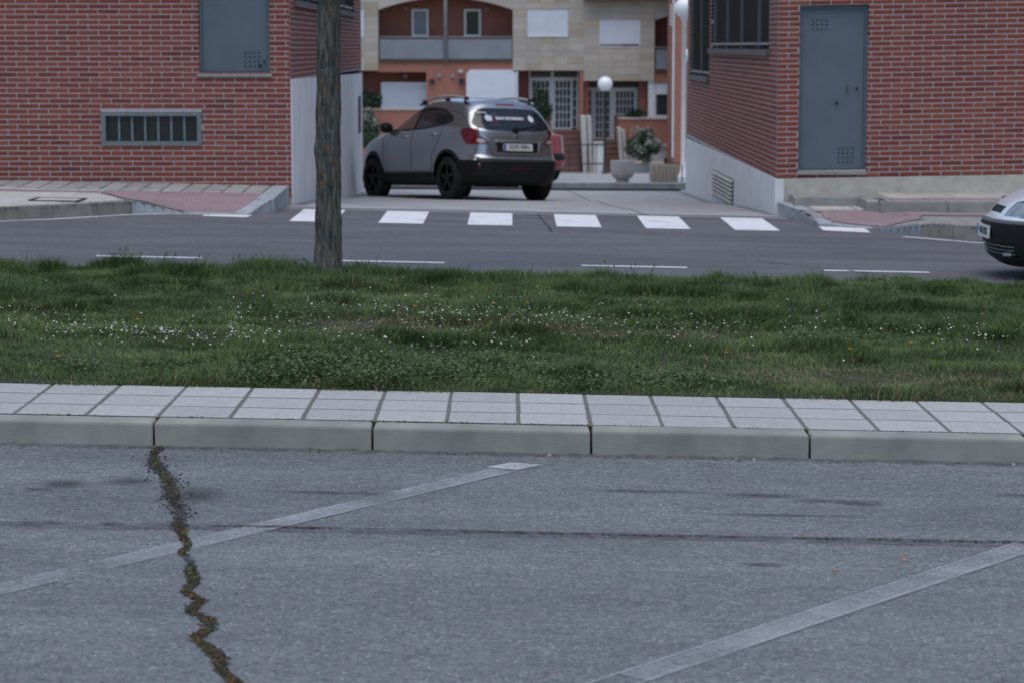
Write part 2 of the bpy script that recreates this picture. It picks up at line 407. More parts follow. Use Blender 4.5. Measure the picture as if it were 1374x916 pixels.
# ------------------------------------------------------------------ the setting: levels of the ground
GR = -.02                                             # the whole street falls 2 % to the right
def lot_z(x, y): return GR * x + 0 * y
def street_z(x, y): return -.105 + GR * x + 0 * y
def drive_z(x, y):
    return np.interp(y, [28.3, 30, 33, 35.6, 38.3, 40.5, 46], [-.105, -.148, -.285, -.42, -.59, -.672, -.875]) + GR * x * (1 - .65 * smooth01(28, 46, y))
def plaza_z(x, y): return drive_z(x * 0 + 0., y * 0 + 46.4) + .125 - .0478 * (y - 46.4) - .004 * x
def soil_z(x, y):
    prof = np.interp(y, [11.9, 12.3, 14, 16, 17.6, 18.5, 18.95], [.10, .115, .14, .142, .122, .082, .035])
    return prof + GR * x + np.clip((y - 12.05) / .5, .15, 1) * (.04 * (vnoise(x, y, 1.1, 5) - .5) + .075 * (vnoise(x, y * 1.5, 1.7, 6, 3) - .5))
def ground_z(x, y):
    xx = np.clip(x, -14, 14)
    return -.32 + GR * xx - .047 * np.clip(y - 28.4, 0, 75) - .05

gx = np.concatenate([np.linspace(-1500, -20, 8), np.linspace(-14, 14, 15), np.linspace(20, 1500, 8)])
gy = np.concatenate([np.linspace(-600, -30, 6), np.linspace(-20, 120, 36), np.linspace(160, 1500, 8)])
GX, GY = np.meshgrid(gx, gy)
ii, jj = np.meshgrid(np.arange(len(gx) - 1), np.arange(len(gy) - 1)); a = (jj * len(gx) + ii).ravel()
struct(np_mesh('ground', np.stack([GX.ravel(), GY.ravel(), ground_z(GX, GY).ravel()], 1), np.stack([a, a + 1, a + len(gx) + 1, a + len(gx)], 1), 'ground_earth'))

lot = struct(grid_sheet('parking_lot', -26, 26, -16, 10.95, 52, 27, lot_z, 'asphalt_parking'))
street = struct(grid_sheet('street', -26, 26, 18.9, 28.75, 52, 10, street_z, 'asphalt_street'))
drive = struct(grid_sheet('driveway', -12, 12, 28.35, 46.5, 96, 72, lambda x, y: drive_z(x, y) + .006, 'driveway_concrete', keep=lambda x, y: ((x > -2.75) & (x < 3.3)) | (y > 43.2)))
plaza = struct(grid_sheet('plaza', -16, 16, 46.4, 101, 32, 54, plaza_z, 'plaza_paving'))

def ribbon(name, pts, w, zf, mat, parent, lift=.004, rag=0, seed=0, step=.05):
    """a flat strip along a polyline on a surface; w in metres or per point"""
    r = np.random.default_rng(seed); P = np.array(pts, float); ws = np.array(w if hasattr(w, '__len__') else [w] * len(P), float)
    seg = np.hypot(*np.diff(P, axis=0).T); s = np.concatenate([[0], np.cumsum(seg)]); n = max(2, int(s[-1] / step)); u = np.linspace(0, s[-1], n + 1)
    x = np.interp(u, s, P[:, 0]); y = np.interp(u, s, P[:, 1]); ww = np.interp(u, s, ws)
    dx = np.gradient(x); dy = np.gradient(y); L = np.hypot(dx, dy); nx, ny = -dy / L, dx / L
    a = ww / 2 * (1 + rag * (r.random(n + 1) - .5) * 2); b = ww / 2 * (1 + rag * (r.random(n + 1) - .5) * 2)
    lx, ly, rx, ry = x + nx * a, y + ny * a, x - nx * b, y - ny * b
    V = np.concatenate([np.stack([lx, ly, zf(lx, ly) + lift], 1), np.stack([rx, ry, zf(rx, ry) + lift], 1)])
    i = np.arange(n); F = np.stack([i + n + 1, i + n + 2, i + 1, i], 1)
    return np_mesh(name, V, F, mat, parent=parent)
def quad_sheet(name, pts, zf, mat, parent, lift=.004):
    mb = MB().add([(x, y, float(zf(np.float64(x), np.float64(y))) + lift) for x, y in pts], [tuple(range(len(pts)))])
    return mb.build(name, mat, parent)

# parking bay lines: two worn diagonals that run on towards the camera
quad_sheet('bay_line', [(-.005, 10.645), (.135, 10.60), (.02, 10.46), (-.11, 10.51)], lot_z, 'paint_tip', lot, .0075)
def bay(x0, y0, x1, y1, w, mat):
    d = np.array([x1 - x0, y1 - y0]); d /= np.hypot(*d); n = np.array([-d[1], d[0]]) * w / 2
    c = [np.array([x0, y0]) + n, np.array([x1, y1]) + n, np.array([x1, y1]) - n, np.array([x0, y0]) - n]
    return quad_sheet('bay_line', [tuple(q) for q in c][::-1], lot_z, mat, lot)
bay(.065, 10.62, -3.6, 5.18, .125, 'paint_bay_a')
bay(2.9, 10.24, .36, 6.985, .125, 'paint_bay_b')
bay(5.8, 10.55, 2.0, 5.9, .125, 'paint_bay_b'); bay(-2.75, 10.6, -6.4, 6.2, .125, 'paint_bay_b')
# the two thin bright edges that outlast a rubbed-off line
bay(2.855, 10.275, .20, 6.87, .010, 'paint_thin').location.z = .003
bay(2.945, 10.205, .30, 6.82, .010, 'paint_thin').location.z = .003
bay(.11, 10.58, -.9, 9.08, .010, 'paint_thin').location.z = .003
# the joint that runs along the lot, its dark tarred strip and the gap with moss in it
ribbon('tar_seam', [(-9, 9.06), (-2, 9.05), (0, 9.06), (2, 9.04), (9, 9.05)], .075, lot_z, 'seam_tar', lot, .003, .25, 3)
ribbon('seam_gap', [(-9, 9.10), (-1.9, 9.10), (-1.2, 9.115), (0, 9.10), (.6, 9.095), (1.4, 9.10), (9, 9.08)], .022, lot_z, 'seam_gap', lot, .006, .6, 4, .03)
CRACK = [(-1.61, 10.92), (-1.60, 10.66), (-1.55, 10.40), (-1.47, 10.15), (-1.42, 9.9), (-1.36, 9.6), (-1.30, 9.35), (-1.275, 9.12), (-1.235, 8.92), (-1.19, 8.75), (-1.20, 8.62), (-1.145, 8.48), (-1.12, 8.30), (-1.085, 8.12), (-1.10, 8.0), (-1.03, 7.86), (-1.05, 7.72), (-.97, 7.60), (-.955, 7.48), (-.985, 7.36), (-.93, 7.24), (-.875, 7.1), (-.86, 6.98), (-.80, 6.84), (-.82, 6.6), (-.74, 6.2), (-.66, 5.6)]
CRW = [.03, .04, .055, .06, .055, .05, .045, .04, .035, .03, .03, .03, .035, .035, .03, .035, .035, .04, .035, .04, .04, .04, .035, .035, .035, .035, .035]
ribbon('crack', CRACK, CRW, lot_z, 'crack_soil', lot, .0045, .75, 9, .02)
for x, y, sx, sy in ((-1.86, 9.93, .16, .17), (-1.60, 10.02, .17, .14), (-1.94, 9.80, .12, .06), (1.30, 9.88, .26, .07), (1.44, 9.84, .16, .10), (1.05, 9.98, .3, .09), (.55, 10.02, .5, .05), (-.75, 9.85, .4, .05), (2.2, 10.1, .3, .06), (.9, 8.6, .14, .05), (1.1, 9.55, .5, .05), (-1.3, 9.75, .2, .3)):
    m = MB(); n = 14
    m.add([(x + sx * math.cos(2 * math.pi * k / n), y + sy * math.sin(2 * math.pi * k / n), GR * x - GR * 0 + GR * (sx * math.cos(2 * math.pi * k / n)) + .0055) for k in range(n)], [tuple(range(n))])
    m.build('oil_stain', 'oil_stain', lot)
ribbon('gutter_dirt', [(-12, 10.885), (12, 10.885)], .075, lot_z, 'kerb_foot_dirt', lot, .0065, .5, 5, .04)

# ------------------------------------------------------------------ near walk: kerb stones and three rows of square tiles
walk = struct(MB().hexa([(-14, 11.078, .28 - .25), (14, 11.078, -.28 - .25), (14, 12.06, -.28 - .25), (-14, 12.06, .28 - .25), (-14, 11.078, .28 + .1135), (14, 11.078, -.28 + .1135), (14, 12.06, -.28 + .1135), (-14, 12.06, .28 + .1135)]).build('walkway', 'mortar_dirt'))
YK = 10.925
kmesh = None
for k in range(-13, 13):
    x0, x1 = .362 + k + .005, .362 + k + 1 - .005
    if kmesh is None:
        bm = bmesh.new(); w = x1 - x0; mb = MB().hexa([(0, 0, -.30), (w, 0, -.30 + GR * w), (w, .15, -.30 + GR * w), (0, .15, -.30), (0, .012, .115), (w, .012, .115 + GR * w), (w, .15, .115 + GR * w), (0, .15, .115)])
        kmesh = mb.mesh('kerb_stone'); bm.from_mesh(kmesh)
        es = [e for e in bm.edges if all(v.co.z > 0 for v in e.verts)]
        bmesh.ops.bevel(bm, geom=es, offset=.018, segments=3, affect='EDGES', profile=.5)
        es = [e for e in bm.edges if abs(e.verts[0].co.x - e.verts[1].co.x) < .004 and e.calc_face_angle(0) > .9 and min(v.co.y for v in e.verts) < .03]
        bmesh.ops.bevel(bm, geom=es, offset=.005, segments=1, affect='EDGES'); bm.to_mesh(kmesh); bm.free()
    o = link('kerb_stone', kmesh, walk, 'kerb_concrete'); o.location = (x0, YK + random.uniform(-.004, .004), GR * x0 + random.uniform(-.003, .003))
tmesh = MB().slab([(-.161, -.1555), (.161, -.1555), (.161, .1555), (-.161, .1555)], -.04, [.003] * 4, .006).mesh('paving_tile')
for r in range(3):
    for k in range(-26, 27):
        x = .197 + k * .3335; y = 11.078 + .1675 + r * .3335
        o = link('paving_tile', tmesh, walk, 'tile_walk'); o.location = (x + random.uniform(-.002, .002), y, .1125 + GR * x + random.uniform(-.0008, .001))
        o.rotation_euler = (random.uniform(-.002, .002), .02 + random.uniform(-.002, .002), random.uniform(-.006, .006))

# ------------------------------------------------------------------ the verge between walk and street
verge = struct(grid_sheet('verge', -14, 14, 12.03, 18.98, 140, 60, soil_z, 'soil'))
fk = struct(MB().hexa([(-20, 18.95, .4 - .4), (20, 18.95, -.4 - .4), (20, 19.07, -.4 - .4), (-20, 19.07, .4 - .4), (-20, 18.95, .4 + .03), (20, 18.95, -.4 + .03), (20, 19.07, -.4 + .025), (-20, 19.07, .4 + .025)]).build('verge_kerb', 'kerb_far'))

# ------------------------------------------------------------------ street markings
for k in range(-3, 4):
    x0 = .625 + 2.182 * k
    quad_sheet('lane_dash', [(x0, 21.66), (x0 + .95, 21.66), (x0 + .95, 21.76), (x0, 21.76)], street_z, 'paint_street', street)
quad_sheet('edge_line', [(-20, 20.37), (20, 20.37), (20, 20.47), (-20, 20.47)], street_z, 'paint_edge', street)
for k in range(-1, 5):
    x0 = -1.461 + .975 * k
    quad_sheet('crossing_stripe', [(x0, 26.42), (x0 + .49, 26.42), (x0 + .49, 28.33), (x0, 28.33)], street_z, 'paint_street', street)
quad_sheet('crossing_stripe', [(3.43, 26.62), (3.92, 26.42), (3.95, 27.12), (3.45, 27.22)], street_z, 'paint_street', street)
quad_sheet('crossing_stripe', [(-3.45, 26.95), (-2.95, 26.85), (-2.92, 27.22), (-3.45, 27.24)], street_z, 'paint_street', street)
ribbon('edge_line', [(-14, 25.36), (-5.6, 25.42), (-4.95, 26.0), (-4.25, 26.92), (-3.85, 27.17), (-3.4, 27.19)], .11, street_z, 'paint_edge', street, .004)
ribbon('edge_line', [(4.2, 25.93), (4.9, 25.28), (5.6, 24.9), (14, 24.8)], .11, street_z, 'paint_edge', street, .004)
ribbon('street_crack', [(2.3, 22.6), (2.55, 22.2), (3.0, 21.8), (3.2, 21.4), (3.5, 20.8)], .03, street_z, 'seam_gap', street, .006, .6, 6)
ribbon('street_crack', [(.30, 28.2), (.34, 27.4), (.40, 26.3), (.42, 25.6)], .025, street_z, 'seam_gap', street, .006, .6, 8)
ribbon('street_crack', [(-1.9, 21.9), (-1.75, 21.2), (-1.7, 20.3)], .04, street_z, 'seam_gap', street, .006, .6, 2)
ribbon('joint', [(1.6, 28.4), (1.3, 32), (1.25, 38), (1.05, 46)], .03, lambda x, y: drive_z(x, y) + .006, 'seam_gap', drive, .004, .4, 7)
ribbon('joint', [(-2.6, 34.2), (3.1, 34.0)], .03, lambda x, y: drive_z(x, y) + .006, 'seam_gap', drive, .004, .4, 7)
ribbon('wall_foot_dirt', [(3.13, 29.2), (3.13, 45)], .16, lambda x, y: drive_z(x, y) + .006, 'kerb_foot_dirt', drive, .004, .4, 17)
ribbon('wall_foot_dirt', [(-2.57, 29.2), (-2.57, 43)], .16, lambda x, y: drive_z(x, y) + .006, 'kerb_foot_dirt', drive, .004, .4, 27)

# ------------------------------------------------------------------ pavements in front of the two brick buildings
def lerp(a, b, t): return a + (b - a) * t
def kerb_run(pts, tops, width, inward, mat, parent, step=.5, pale=None):
    """kerb stones along a polyline, each a bevelled stone of its own; tops = height above the street at each point"""
    for (p, q), (ta, tb) in zip(zip(pts, pts[1:]), zip(tops, tops[1:])):
        L = math.dist(p, q); n = max(1, round(L / step)); d = ((q[0] - p[0]) / L, (q[1] - p[1]) / L); nn = (-d[1] * inward, d[0] * inward)
        for i in range(n):
            a, b = i / n + .004 / L, (i + 1) / n - .004 / L
            P = [lerp(p[0], q[0], a), lerp(p[1], q[1], a)]; Q = [lerp(p[0], q[0], b), lerp(p[1], q[1], b)]
            za, zb = float(street_z(P[0], 0)) + lerp(ta, tb, a), float(street_z(Q[0], 0)) + lerp(ta, tb, b)
            pl = [(P[0], P[1]), (Q[0], Q[1]), (Q[0] + nn[0] * width, Q[1] + nn[1] * width), (P[0] + nn[0] * width, P[1] + nn[1] * width)]; tp = [za, zb, zb, za]
            if inward < 0: pl = pl[::-1]; tp = tp[::-1]
            mm = mat if not pale or ta == tb else pale
            MB().slab(pl, min(za, zb) - .25, tp, .012).build('kerb_stone', mm, parent)
# left pavement
KL = [(-14, 25.5), (-5.45, 25.58), (-4.95, 26.12), (-4.25, 27.03), (-3.72, 27.28), (-2.98, 27.28), (-2.72, 27.72), (-2.70, 29.36)]
def hump(x, y): return (smooth01(-4.25, -3.65, x) * (1 - smooth01(-3.0, -2.7, x)) * (1 - smooth01(27.35, 28.05, y)))
def pavl_z(x, y): return street_z(x, y) + .148 * (1 - hump(x, y)) + .030 * np.clip(y - 27.2, 0, 3) + .004 * hump(x, y)
polyL = KL + [(-2.70, 29.44), (-14, 29.44)]
pavl = struct(grid_sheet('pavement_left', -14, -2.70, 25.5, 29.44, 226, 80, lambda x, y: pavl_z(x, y) - .006, 'joint_grey', keep=lambda x, y: in_poly(x, y, [(px, py) for px, py in polyL])))
kerb_run(KL[:4], [.148] * 4, .14, 1, 'kerb_far', pavl)
kerb_run(KL[3:5], [.148, .014], .14, 1, 'kerb_pale', pavl, .6)
kerb_run(KL[4:6], [.014, .014], .14, 1, 'kerb_pale', pavl, .74)
kerb_run(KL[5:8], [.014, .170, .220], .20, 1, 'kerb_pale', pavl, .8)
def pave(parent, x0, x1, y0, y1, w, d, zf, mat, poly=None, gap=.008, name='paving_tile', jit=.003, inset=.15):
    nx = round((x1 - x0) / w); ny = round((y1 - y0) / d)
    for j in range(ny):
        for i in range(nx):
            a, b = x0 + i * w + gap / 2, x0 + (i + 1) * w - gap / 2; c, e = y0 + j * d + gap / 2, y0 + (j + 1) * d - gap / 2
            if poly is not None and not in_poly(np.array([a, b, b, a]), np.array([c, c, e, e]), poly).all(): continue
            dz = random.uniform(-jit, jit); P = [(a, c), (b, c), (b, e), (a, e)]
            MB().slab(P, float(zf(np.float64(a), np.float64(c))) - .06, [float(zf(np.float64(x), np.float64(y))) + dz for x, y in P], .004).build(name, mat, parent)
inner = [(-14, 25.66), (-5.5, 25.72), (-5.05, 26.2), (-4.33, 27.16), (-3.7, 27.43), (-3.0, 27.43), (-2.9, 27.75), (-2.9, 29.42), (-14, 29.42)]
pave(pavl, -9.4, -2.86, 28.30, 29.40, .24, .275, pavl_z, 'slab_grey', inner, .024)
ribbon('pale_strip', [(-9.4, 28.22), (-4.75, 28.22)], .13, pavl_z, 'slab_pale', pavl, .004)
def fill(name, poly, mat, lift):
    xs = [p[0] for p in poly]; ys = [p[1] for p in poly]
    o = grid_sheet(name, min(xs), max(xs), min(ys), max(ys), 80, 40, lambda x, y: pavl_z(x, y) + lift, mat, keep=lambda x, y: in_poly(x, y, poly)); o.parent = pavl; return o
fill('tactile_strip', [(-9.4, 28.0), (-4.7, 28.0), (-4.35, 27.3), (-4.2, 27.2), (-3.72, 27.425), (-2.98, 27.425), (-2.90, 27.75), (-2.9, 28.29), (-4.75, 28.29), (-4.75, 28.15), (-9.4, 28.15)], 'tactile_pink', .001)
for i in range(22):                                          # ribs of the warning paving on the ramp
    x = -4.05 + i * .052
    ribbon('rib', [(x, 27.46), (x - .02, 28.25)], .022, pavl_z, 'tactile_pink', pavl, .006)
pave(pavl, -9.4, -4.3, 25.80, 27.95, .40, .43, pavl_z, 'slab_pale', [(-14, 25.66), (-5.5, 25.74), (-5.06, 26.2), (-4.36, 27.16), (-4.75, 27.99), (-14, 27.99)], .008)
fill('slab_field', [(-9.4, 25.74), (-5.5, 25.75), (-5.06, 26.24), (-4.36, 27.19), (-4.75, 27.99), (-9.4, 27.99)], 'slab_pale', -.003)
mh = empty('manhole_frame', (-5.05, 26.95, float(pavl_z(np.float64(-5.05), np.float64(26.95)))), 'rusty dark access cover set in the pale tiles beside the left kerb', 'manhole cover')
def onp(x, y, dz): return (x, y, float(pavl_z(np.float64(x), np.float64(y))) + dz)
MB().hexa([onp(-5.3, 26.72, -.02), onp(-4.8, 26.72, -.02), onp(-4.8, 27.16, -.02), onp(-5.3, 27.16, -.02), onp(-5.3, 26.72, .006), onp(-4.8, 26.72, .006), onp(-4.8, 27.16, .006), onp(-5.3, 27.16, .006)]).build('cover', 'slab_pale', mh)
for a, b in (((-5.33, 27.17), (-4.77, 27.21)), ((-5.33, 26.67), (-5.29, 27.21)), ((-5.33, 26.67), (-4.77, 26.70)), ((-4.81, 26.67), (-4.77, 27.21))):
    MB().hexa([onp(a[0], a[1], -.02), onp(b[0], a[1], -.02), onp(b[0], b[1], -.02), onp(a[0], b[1], -.02), onp(a[0], a[1], .012), onp(b[0], a[1], .012), onp(b[0], b[1], .012), onp(a[0], b[1], .012)]).build('frame_bar', 'litter_brown' if a[1] > 27 else 'iron', mh)

# right pavement: a low walk that dips to the crossing and a raised walk along the wall
def pavr_z(x, y):
    h = (smooth01(3.28, 3.5, x) * (1 - smooth01(4.05, 4.55, x)) * (1 - smooth01(27.0, 28.1, y)))
    return -.045 + (GR * .35) * (x - 4.5) - (.145 - .004) * h * .95
KR = [(3.22, 29.2), (3.30, 28.3), (3.46, 27.28), (4.0, 27.02), (4.42, 26.12), (5.0, 25.5), (5.7, 25.12), (14, 25.0)]
polyR = KR + [(14, 29.44), (3.22, 29.44)]
pavr = struct(grid_sheet('pavement_right', 3.22, 14, 25.0, 29.44, 216, 90, lambda x, y: pavr_z(x, y) - .006, 'slab_grey', keep=lambda x, y: in_poly(x, y, polyR)))
def kerbR(i0, i1, mat, step):
    for p, q in zip(KR[i0:i1], KR[i0 + 1:i1 + 1]):
        L = math.dist(p, q); n = max(1, round(L / step)); d = ((q[0] - p[0]) / L, (q[1] - p[1]) / L); nn = (-d[1], d[0])
        for i in range(n):
            a, b = i / n + .004 / L, (i + 1) / n - .004 / L
            P = (lerp(p[0], q[0], a), lerp(p[1], q[1], a)); Q = (lerp(p[0], q[0], b), lerp(p[1], q[1], b)); w = .15
            pl = [P, Q, (Q[0] + nn[0] * w, Q[1] + nn[1] * w), (P[0] + nn[0] * w, P[1] + nn[1] * w)]
            z = [max(float(pavr_z(np.float64(x), np.float64(y))) + .006, float(street_z(x, y)) + .012) for x, y in (P, Q, Q, P)]
            MB().slab(pl, min(z) - .3, z, .012).build('kerb_stone', mat, pavr)
kerbR(0, 4, 'kerb_pale', .7); kerbR(4, 7, 'kerb_far', .5)
def fillr(name, poly, mat, lift):
    xs = [p[0] for p in poly]; ys = [p[1] for p in poly]
    o = grid_sheet(name, min(xs), max(xs), min(ys), max(ys), 90, 40, lambda x, y: pavr_z(x, y) + lift, mat, keep=lambda x, y: in_poly(x, y, poly)); o.parent = pavr; return o
fillr('tactile_strip', [(3.62, 27.42), (4.04, 27.2), (4.5, 26.6), (4.6, 27.2), (6.0, 27.1), (9, 26.9), (9, 27.35), (4.9, 27.62), (4.6, 27.95), (3.5, 28.0)], 'tactile_pink', .004)
for i in range(16):
    x = 3.66 + i * .055
    ribbon('rib', [(x, 27.44 - max(0, (i - 6)) * .02), (x - .01, 27.9)], .022, pavr_z, 'tactile_pink', pavr, .009)
pave(pavr, 3.5, 5.0, 28.06, 28.66, .5, .6, lambda x, y: pavr_z(x, y) + .004, 'slab_pale', None, .02)
UZ = .075
upper = struct(MB().box(3.36, 4.36, 28.72, 29.4, -.5, UZ - .012).box(4.361, 14, 27.86, 29.4, -.5, UZ - .012).build('raised_walk', 'slab_grey'))
def ustone(p, q, w, mat='kerb_concrete'):
    L = math.dist(p, q); n = max(1, round(L / .8)); d = ((q[0] - p[0]) / L, (q[1] - p[1]) / L); nn = (-d[1], d[0])
    for i in range(n):
        a, b = i / n + .004 / L, (i + 1) / n - .004 / L
        P = (lerp(p[0], q[0], a), lerp(p[1], q[1], a)); Q = (lerp(p[0], q[0], b), lerp(p[1], q[1], b))
        MB().slab([P, Q, (Q[0] + nn[0] * w, Q[1] + nn[1] * w), (P[0] + nn[0] * w, P[1] + nn[1] * w)], -.35, [UZ] * 4, .015).build('kerb_stone', mat, upper)
ustone((3.34, 28.62), (4.22, 28.62), .14); ustone((4.225, 28.76), (4.225, 27.90), -.14); ustone((4.225, 27.76), (12, 27.74), .14)
for i in range(20):
    x = 4.42 + i * .4
    MB().slab([(x, 27.92), (x + .39, 27.92), (x + .39, 28.42), (x, 28.42)], -.05, [UZ + random.uniform(-.002, .002)] * 4, .004).build('paving_tile', 'tactile_pink', upper)
    MB().slab([(x, 28.43), (x + .39, 28.43), (x + .39, 29.38), (x, 29.38)], -.05, [UZ + random.uniform(-.002, .002)] * 4, .004).build('paving_tile', 'slab_pale', upper)

# ------------------------------------------------------------------ end of the driveway: drain and the kerb of the plaza
pz = float(plaza_z(np.float64(0), np.float64(46.4))); dzv = float(drive_z(np.float64(0), np.float64(46.3)))
for i in range(22):
    x = -11 + i
    z = pz - .004 * x
    MB().slab([(x + .004, 46.28), (x + .996, 46.28), (x + .996, 46.44), (x + .004, 46.44)], z - .4, [z + .004] * 4, .012).build('kerb_stone', 'kerb_pale', plaza)
g = MB()
for i in range(176):
    x = -2.6 + i * .033
    za = float(drive_z(np.float64(x), np.float64(46.05))) + .012
    g.box(x, x + .018, 45.86, 46.22, za - .02, za + .016)
for y in (45.83, 46.22):
    g.hexa([(-2.65, y, dzv - .02), (3.2, y, dzv - .06), (3.2, y + .03, dzv - .06), (-2.65, y + .03, dzv - .02), (-2.65, y, dzv + .05), (3.2, y, dzv + .01), (3.2, y + .03, dzv + .01), (-2.65, y + .03, dzv + .05)])
g.build('drain_grate', 'drain_metal', drive)
ribbon('drain_slot', [(-2.65, 46.04), (3.2, 46.04)], .38, lambda x, y: drive_z(x, y) + .006, 'hole_black', drive, .004)
ribbon('paint_mark', [(1.75, 47.0), (1.55, 58)], .18, plaza_z, 'slab_pale', plaza, .004)
ribbon('paving_band', [(-16, 60), (16, 60)], 1.2, plaza_z, 'slab_grey', plaza, .004)
ribbon('paving_band', [(-16, 84), (16, 84)], 3.2, plaza_z, 'slab_grey', plaza, .004)

# ------------------------------------------------------------------ the two brick buildings
BL, BH, CO = .25, .063, .063       # brick pitch, course pitch
def brick_mesh(L, H=.0495, D=.05, b=.003):
    """front face at y=0 looking to -y; open at the back"""
    x, z = L / 2, H / 2
    vs = [(-x + b, 0, -z + b), (x - b, 0, -z + b), (x - b, 0, z - b), (-x + b, 0, z - b), (-x, b, -z), (x, b, -z), (x, b, z), (-x, b, z), (-x, D, -z), (x, D, -z), (x, D, z), (-x, D, z)]
    return vs, [(0, 1, 2, 3)] + [(a + (i + 1) % 4, a + i, a + 4 + i, a + 4 + (i + 1) % 4) for a in (0, 4) for i in range(4)]
def courses(u0, u1, z0, z1, opens, seed=0, low=None):
    """runs of bricks (u centre, z centre, length) of a running bond with openings (a, b, c, d) cut out"""
    r = random.Random(seed); out = []; n = int((z1 - z0) / CO)
    for j in range(n):
        z = z0 + (j + .5) * CO; s = u0 - (BL / 2 if j % 2 else 0) + r.uniform(-.008, .008); u = s
        while u < u1:
            a, b = max(u, u0) + .0055, min(u + BL, u1) - .0055
            segs = [(a, b)]
            for oa, ob, oc, od in opens:
                if oc - .012 < z < od + .012:
                    ns = []
                    for p, q in segs:
                        if q <= oa or p >= ob: ns.append((p, q)); continue
                        if p < oa: ns.append((p, oa))
                        if q > ob: ns.append((ob, q))
                    segs = ns
            for p, q in segs:
                if q - p > .02 and (low is None or z > low((p + q) / 2)): out.append(((p + q) / 2, z, q - p))
            u += BL
    return out
def wall_face(mb, to3, u0, u1, z0, z1, opens, reveal):
    """flat wall face with real openings and their reveals; to3(u, depth, z)"""
    us = sorted({u0, u1, *[min(max(o[i], u0), u1) for o in opens for i in (0, 1)]}); zs = sorted({z0, z1, *[min(max(o[i], z0), z1) for o in opens for i in (2, 3)]})
    for a, b in zip(us, us[1:]):
        for c, d in zip(zs, zs[1:]):
            m, n = (a + b) / 2, (c + d) / 2
            if any(o[0] < m < o[1] and o[2] < n < o[3] for o in opens): continue
            mb.add([to3(a, 0, c), to3(b, 0, c), to3(b, 0, d), to3(a, 0, d)], [(0, 1, 2, 3)])
    for a, b, c, d in opens:
        for (p, q), (r_, s_) in (((a, c), (b, c)), ((b, c), (b, d)), ((b, d), (a, d)), ((a, d), (a, c))):
            mb.add([to3(p, 0, q), to3(r_, 0, s_), to3(r_, reveal, s_), to3(p, reveal, q)], [(0, 1, 2, 3)])
BR = {}
def lay(root, front, sides, to_world, keep_box, shear=0, x_ref=0):
    """the 300 bricks that show best become objects, the rest one mesh"""
    cx, cz = keep_box
    front = sorted(front, key=lambda b: (abs(b[0] - cx) / 3.1) ** 2 * .7 + ((b[1] - cz) / 1.1) ** 2)
    single, rest = front[:300], front[300:]
    for u, z, L in single:
        k = round(L, 3)
        if k not in BR:
            vs, fs = brick_mesh(k); BR[k] = MB().add(vs, fs).mesh('brick'); BR[k].materials.append(MATS['brick_red'])
        o = link('brick', BR[k], root); p = Vector((u, FRONT + random.uniform(-.001, .001), z + shear * (u - x_ref))) - ORG[root.name]; o.location = p
        if shear: o.rotation_euler = (0, -math.atan(shear), 0)
    V = []; F = []; n = 0
    for (u, z, L) in rest:
        vs, fs = brick_mesh(L); zz = z + shear * (u - x_ref)
        V += [(u + a, FRONT + b, zz + c + shear * a) for a, b, c in vs]; F += [tuple(i + n for i in f) for f in fs]; n += len(vs)
    for (u, z, L), sgn, X in sides:
        vs, fs = brick_mesh(L)
        if sgn > 0: V += [(X - b, u + a, z + c) for a, b, c in vs]
        else: V += [(X + b, u - a, z + c) for a, b, c in vs]
        F += [tuple(i + n for i in f) for f in fs]; n += len(vs)
    off = ORG[root.name]; V = np.array(V) - np.array(off)
    o = np_mesh('bricks', V, np.array(F), 'brick_red', parent=root); o['kind'] = 'stuff'
FRONT = 29.4
# ---- left building
XL = -2.67
lb = empty('brick_building', (-6.0, 36, 0), 'red brick building with a raised grey steel hatch and a low barred basement window', 'building')
opL = [(-3.775, -2.92, 1.515, 3.50), (-4.975, -3.752, .640, 1.052)]
opLs = [(29.95, 41.3, 2.40, 3.5)]
mw = MB()
wall_face(mw, lambda u, d, z: (u, FRONT + .004 + d, z), -14, XL - .010, -.5, 4.2, opL, .10)
wall_face(mw, lambda u, d, z: (XL - .004 - d, u, z), FRONT + .010, 43.2, 1.43, 4.2, opLs, .12)
mw.add([(XL - .004, 43.2, -2), (-14, 43.2, -2), (-14, 43.2, 4.2), (XL - .004, 43.2, 4.2)], [(0, 1, 2, 3)])
mw.add([(-14, 43.2, -2), (-14, FRONT + .004, -2), (-14, FRONT + .004, 4.2), (-14, 43.2, 4.2)], [(0, 1, 2, 3)])
mw.build('mortar_wall', 'mortar', lb)
lay(lb, courses(-9.6, XL, .02, 4.2, opL, 1), [(b, 1, XL) for b in courses(FRONT + .056, 43.19, 1.45, 4.2, opLs, 2)], None, (-4.5, 1.25))
pl = MB(); pl.hexa([(XL - .10, FRONT + .016, -2), (XL + .012, FRONT + .016, -2), (XL + .012, 43.2, -2), (XL - .10, 43.2, -2), (XL - .10, FRONT + .016, 1.444), (XL + .012, FRONT + .016, 1.444), (XL + .012, 43.2, 1.36), (XL - .10, 43.2, 1.36)])
pl.build('plaster_base', 'plaster_lilac', lb)
MB().hexa([(-14.4, 29.1, 4.2), (XL + .3, 29.1, 4.2), (XL + .3, 43.5, 4.2), (-14.4, 43.5, 4.2), (-11, 32, 5.0), (-5.6, 32, 5.0), (-5.6, 40.5, 5.0), (-11, 40.5, 5.0)]).build('roof', 'roof_tile', lb)
MB().box(-3.80, -2.895, FRONT - .025, FRONT + .10, 1.472, 1.512).build('sill', 'sill_pale', lb, bevel=.005)
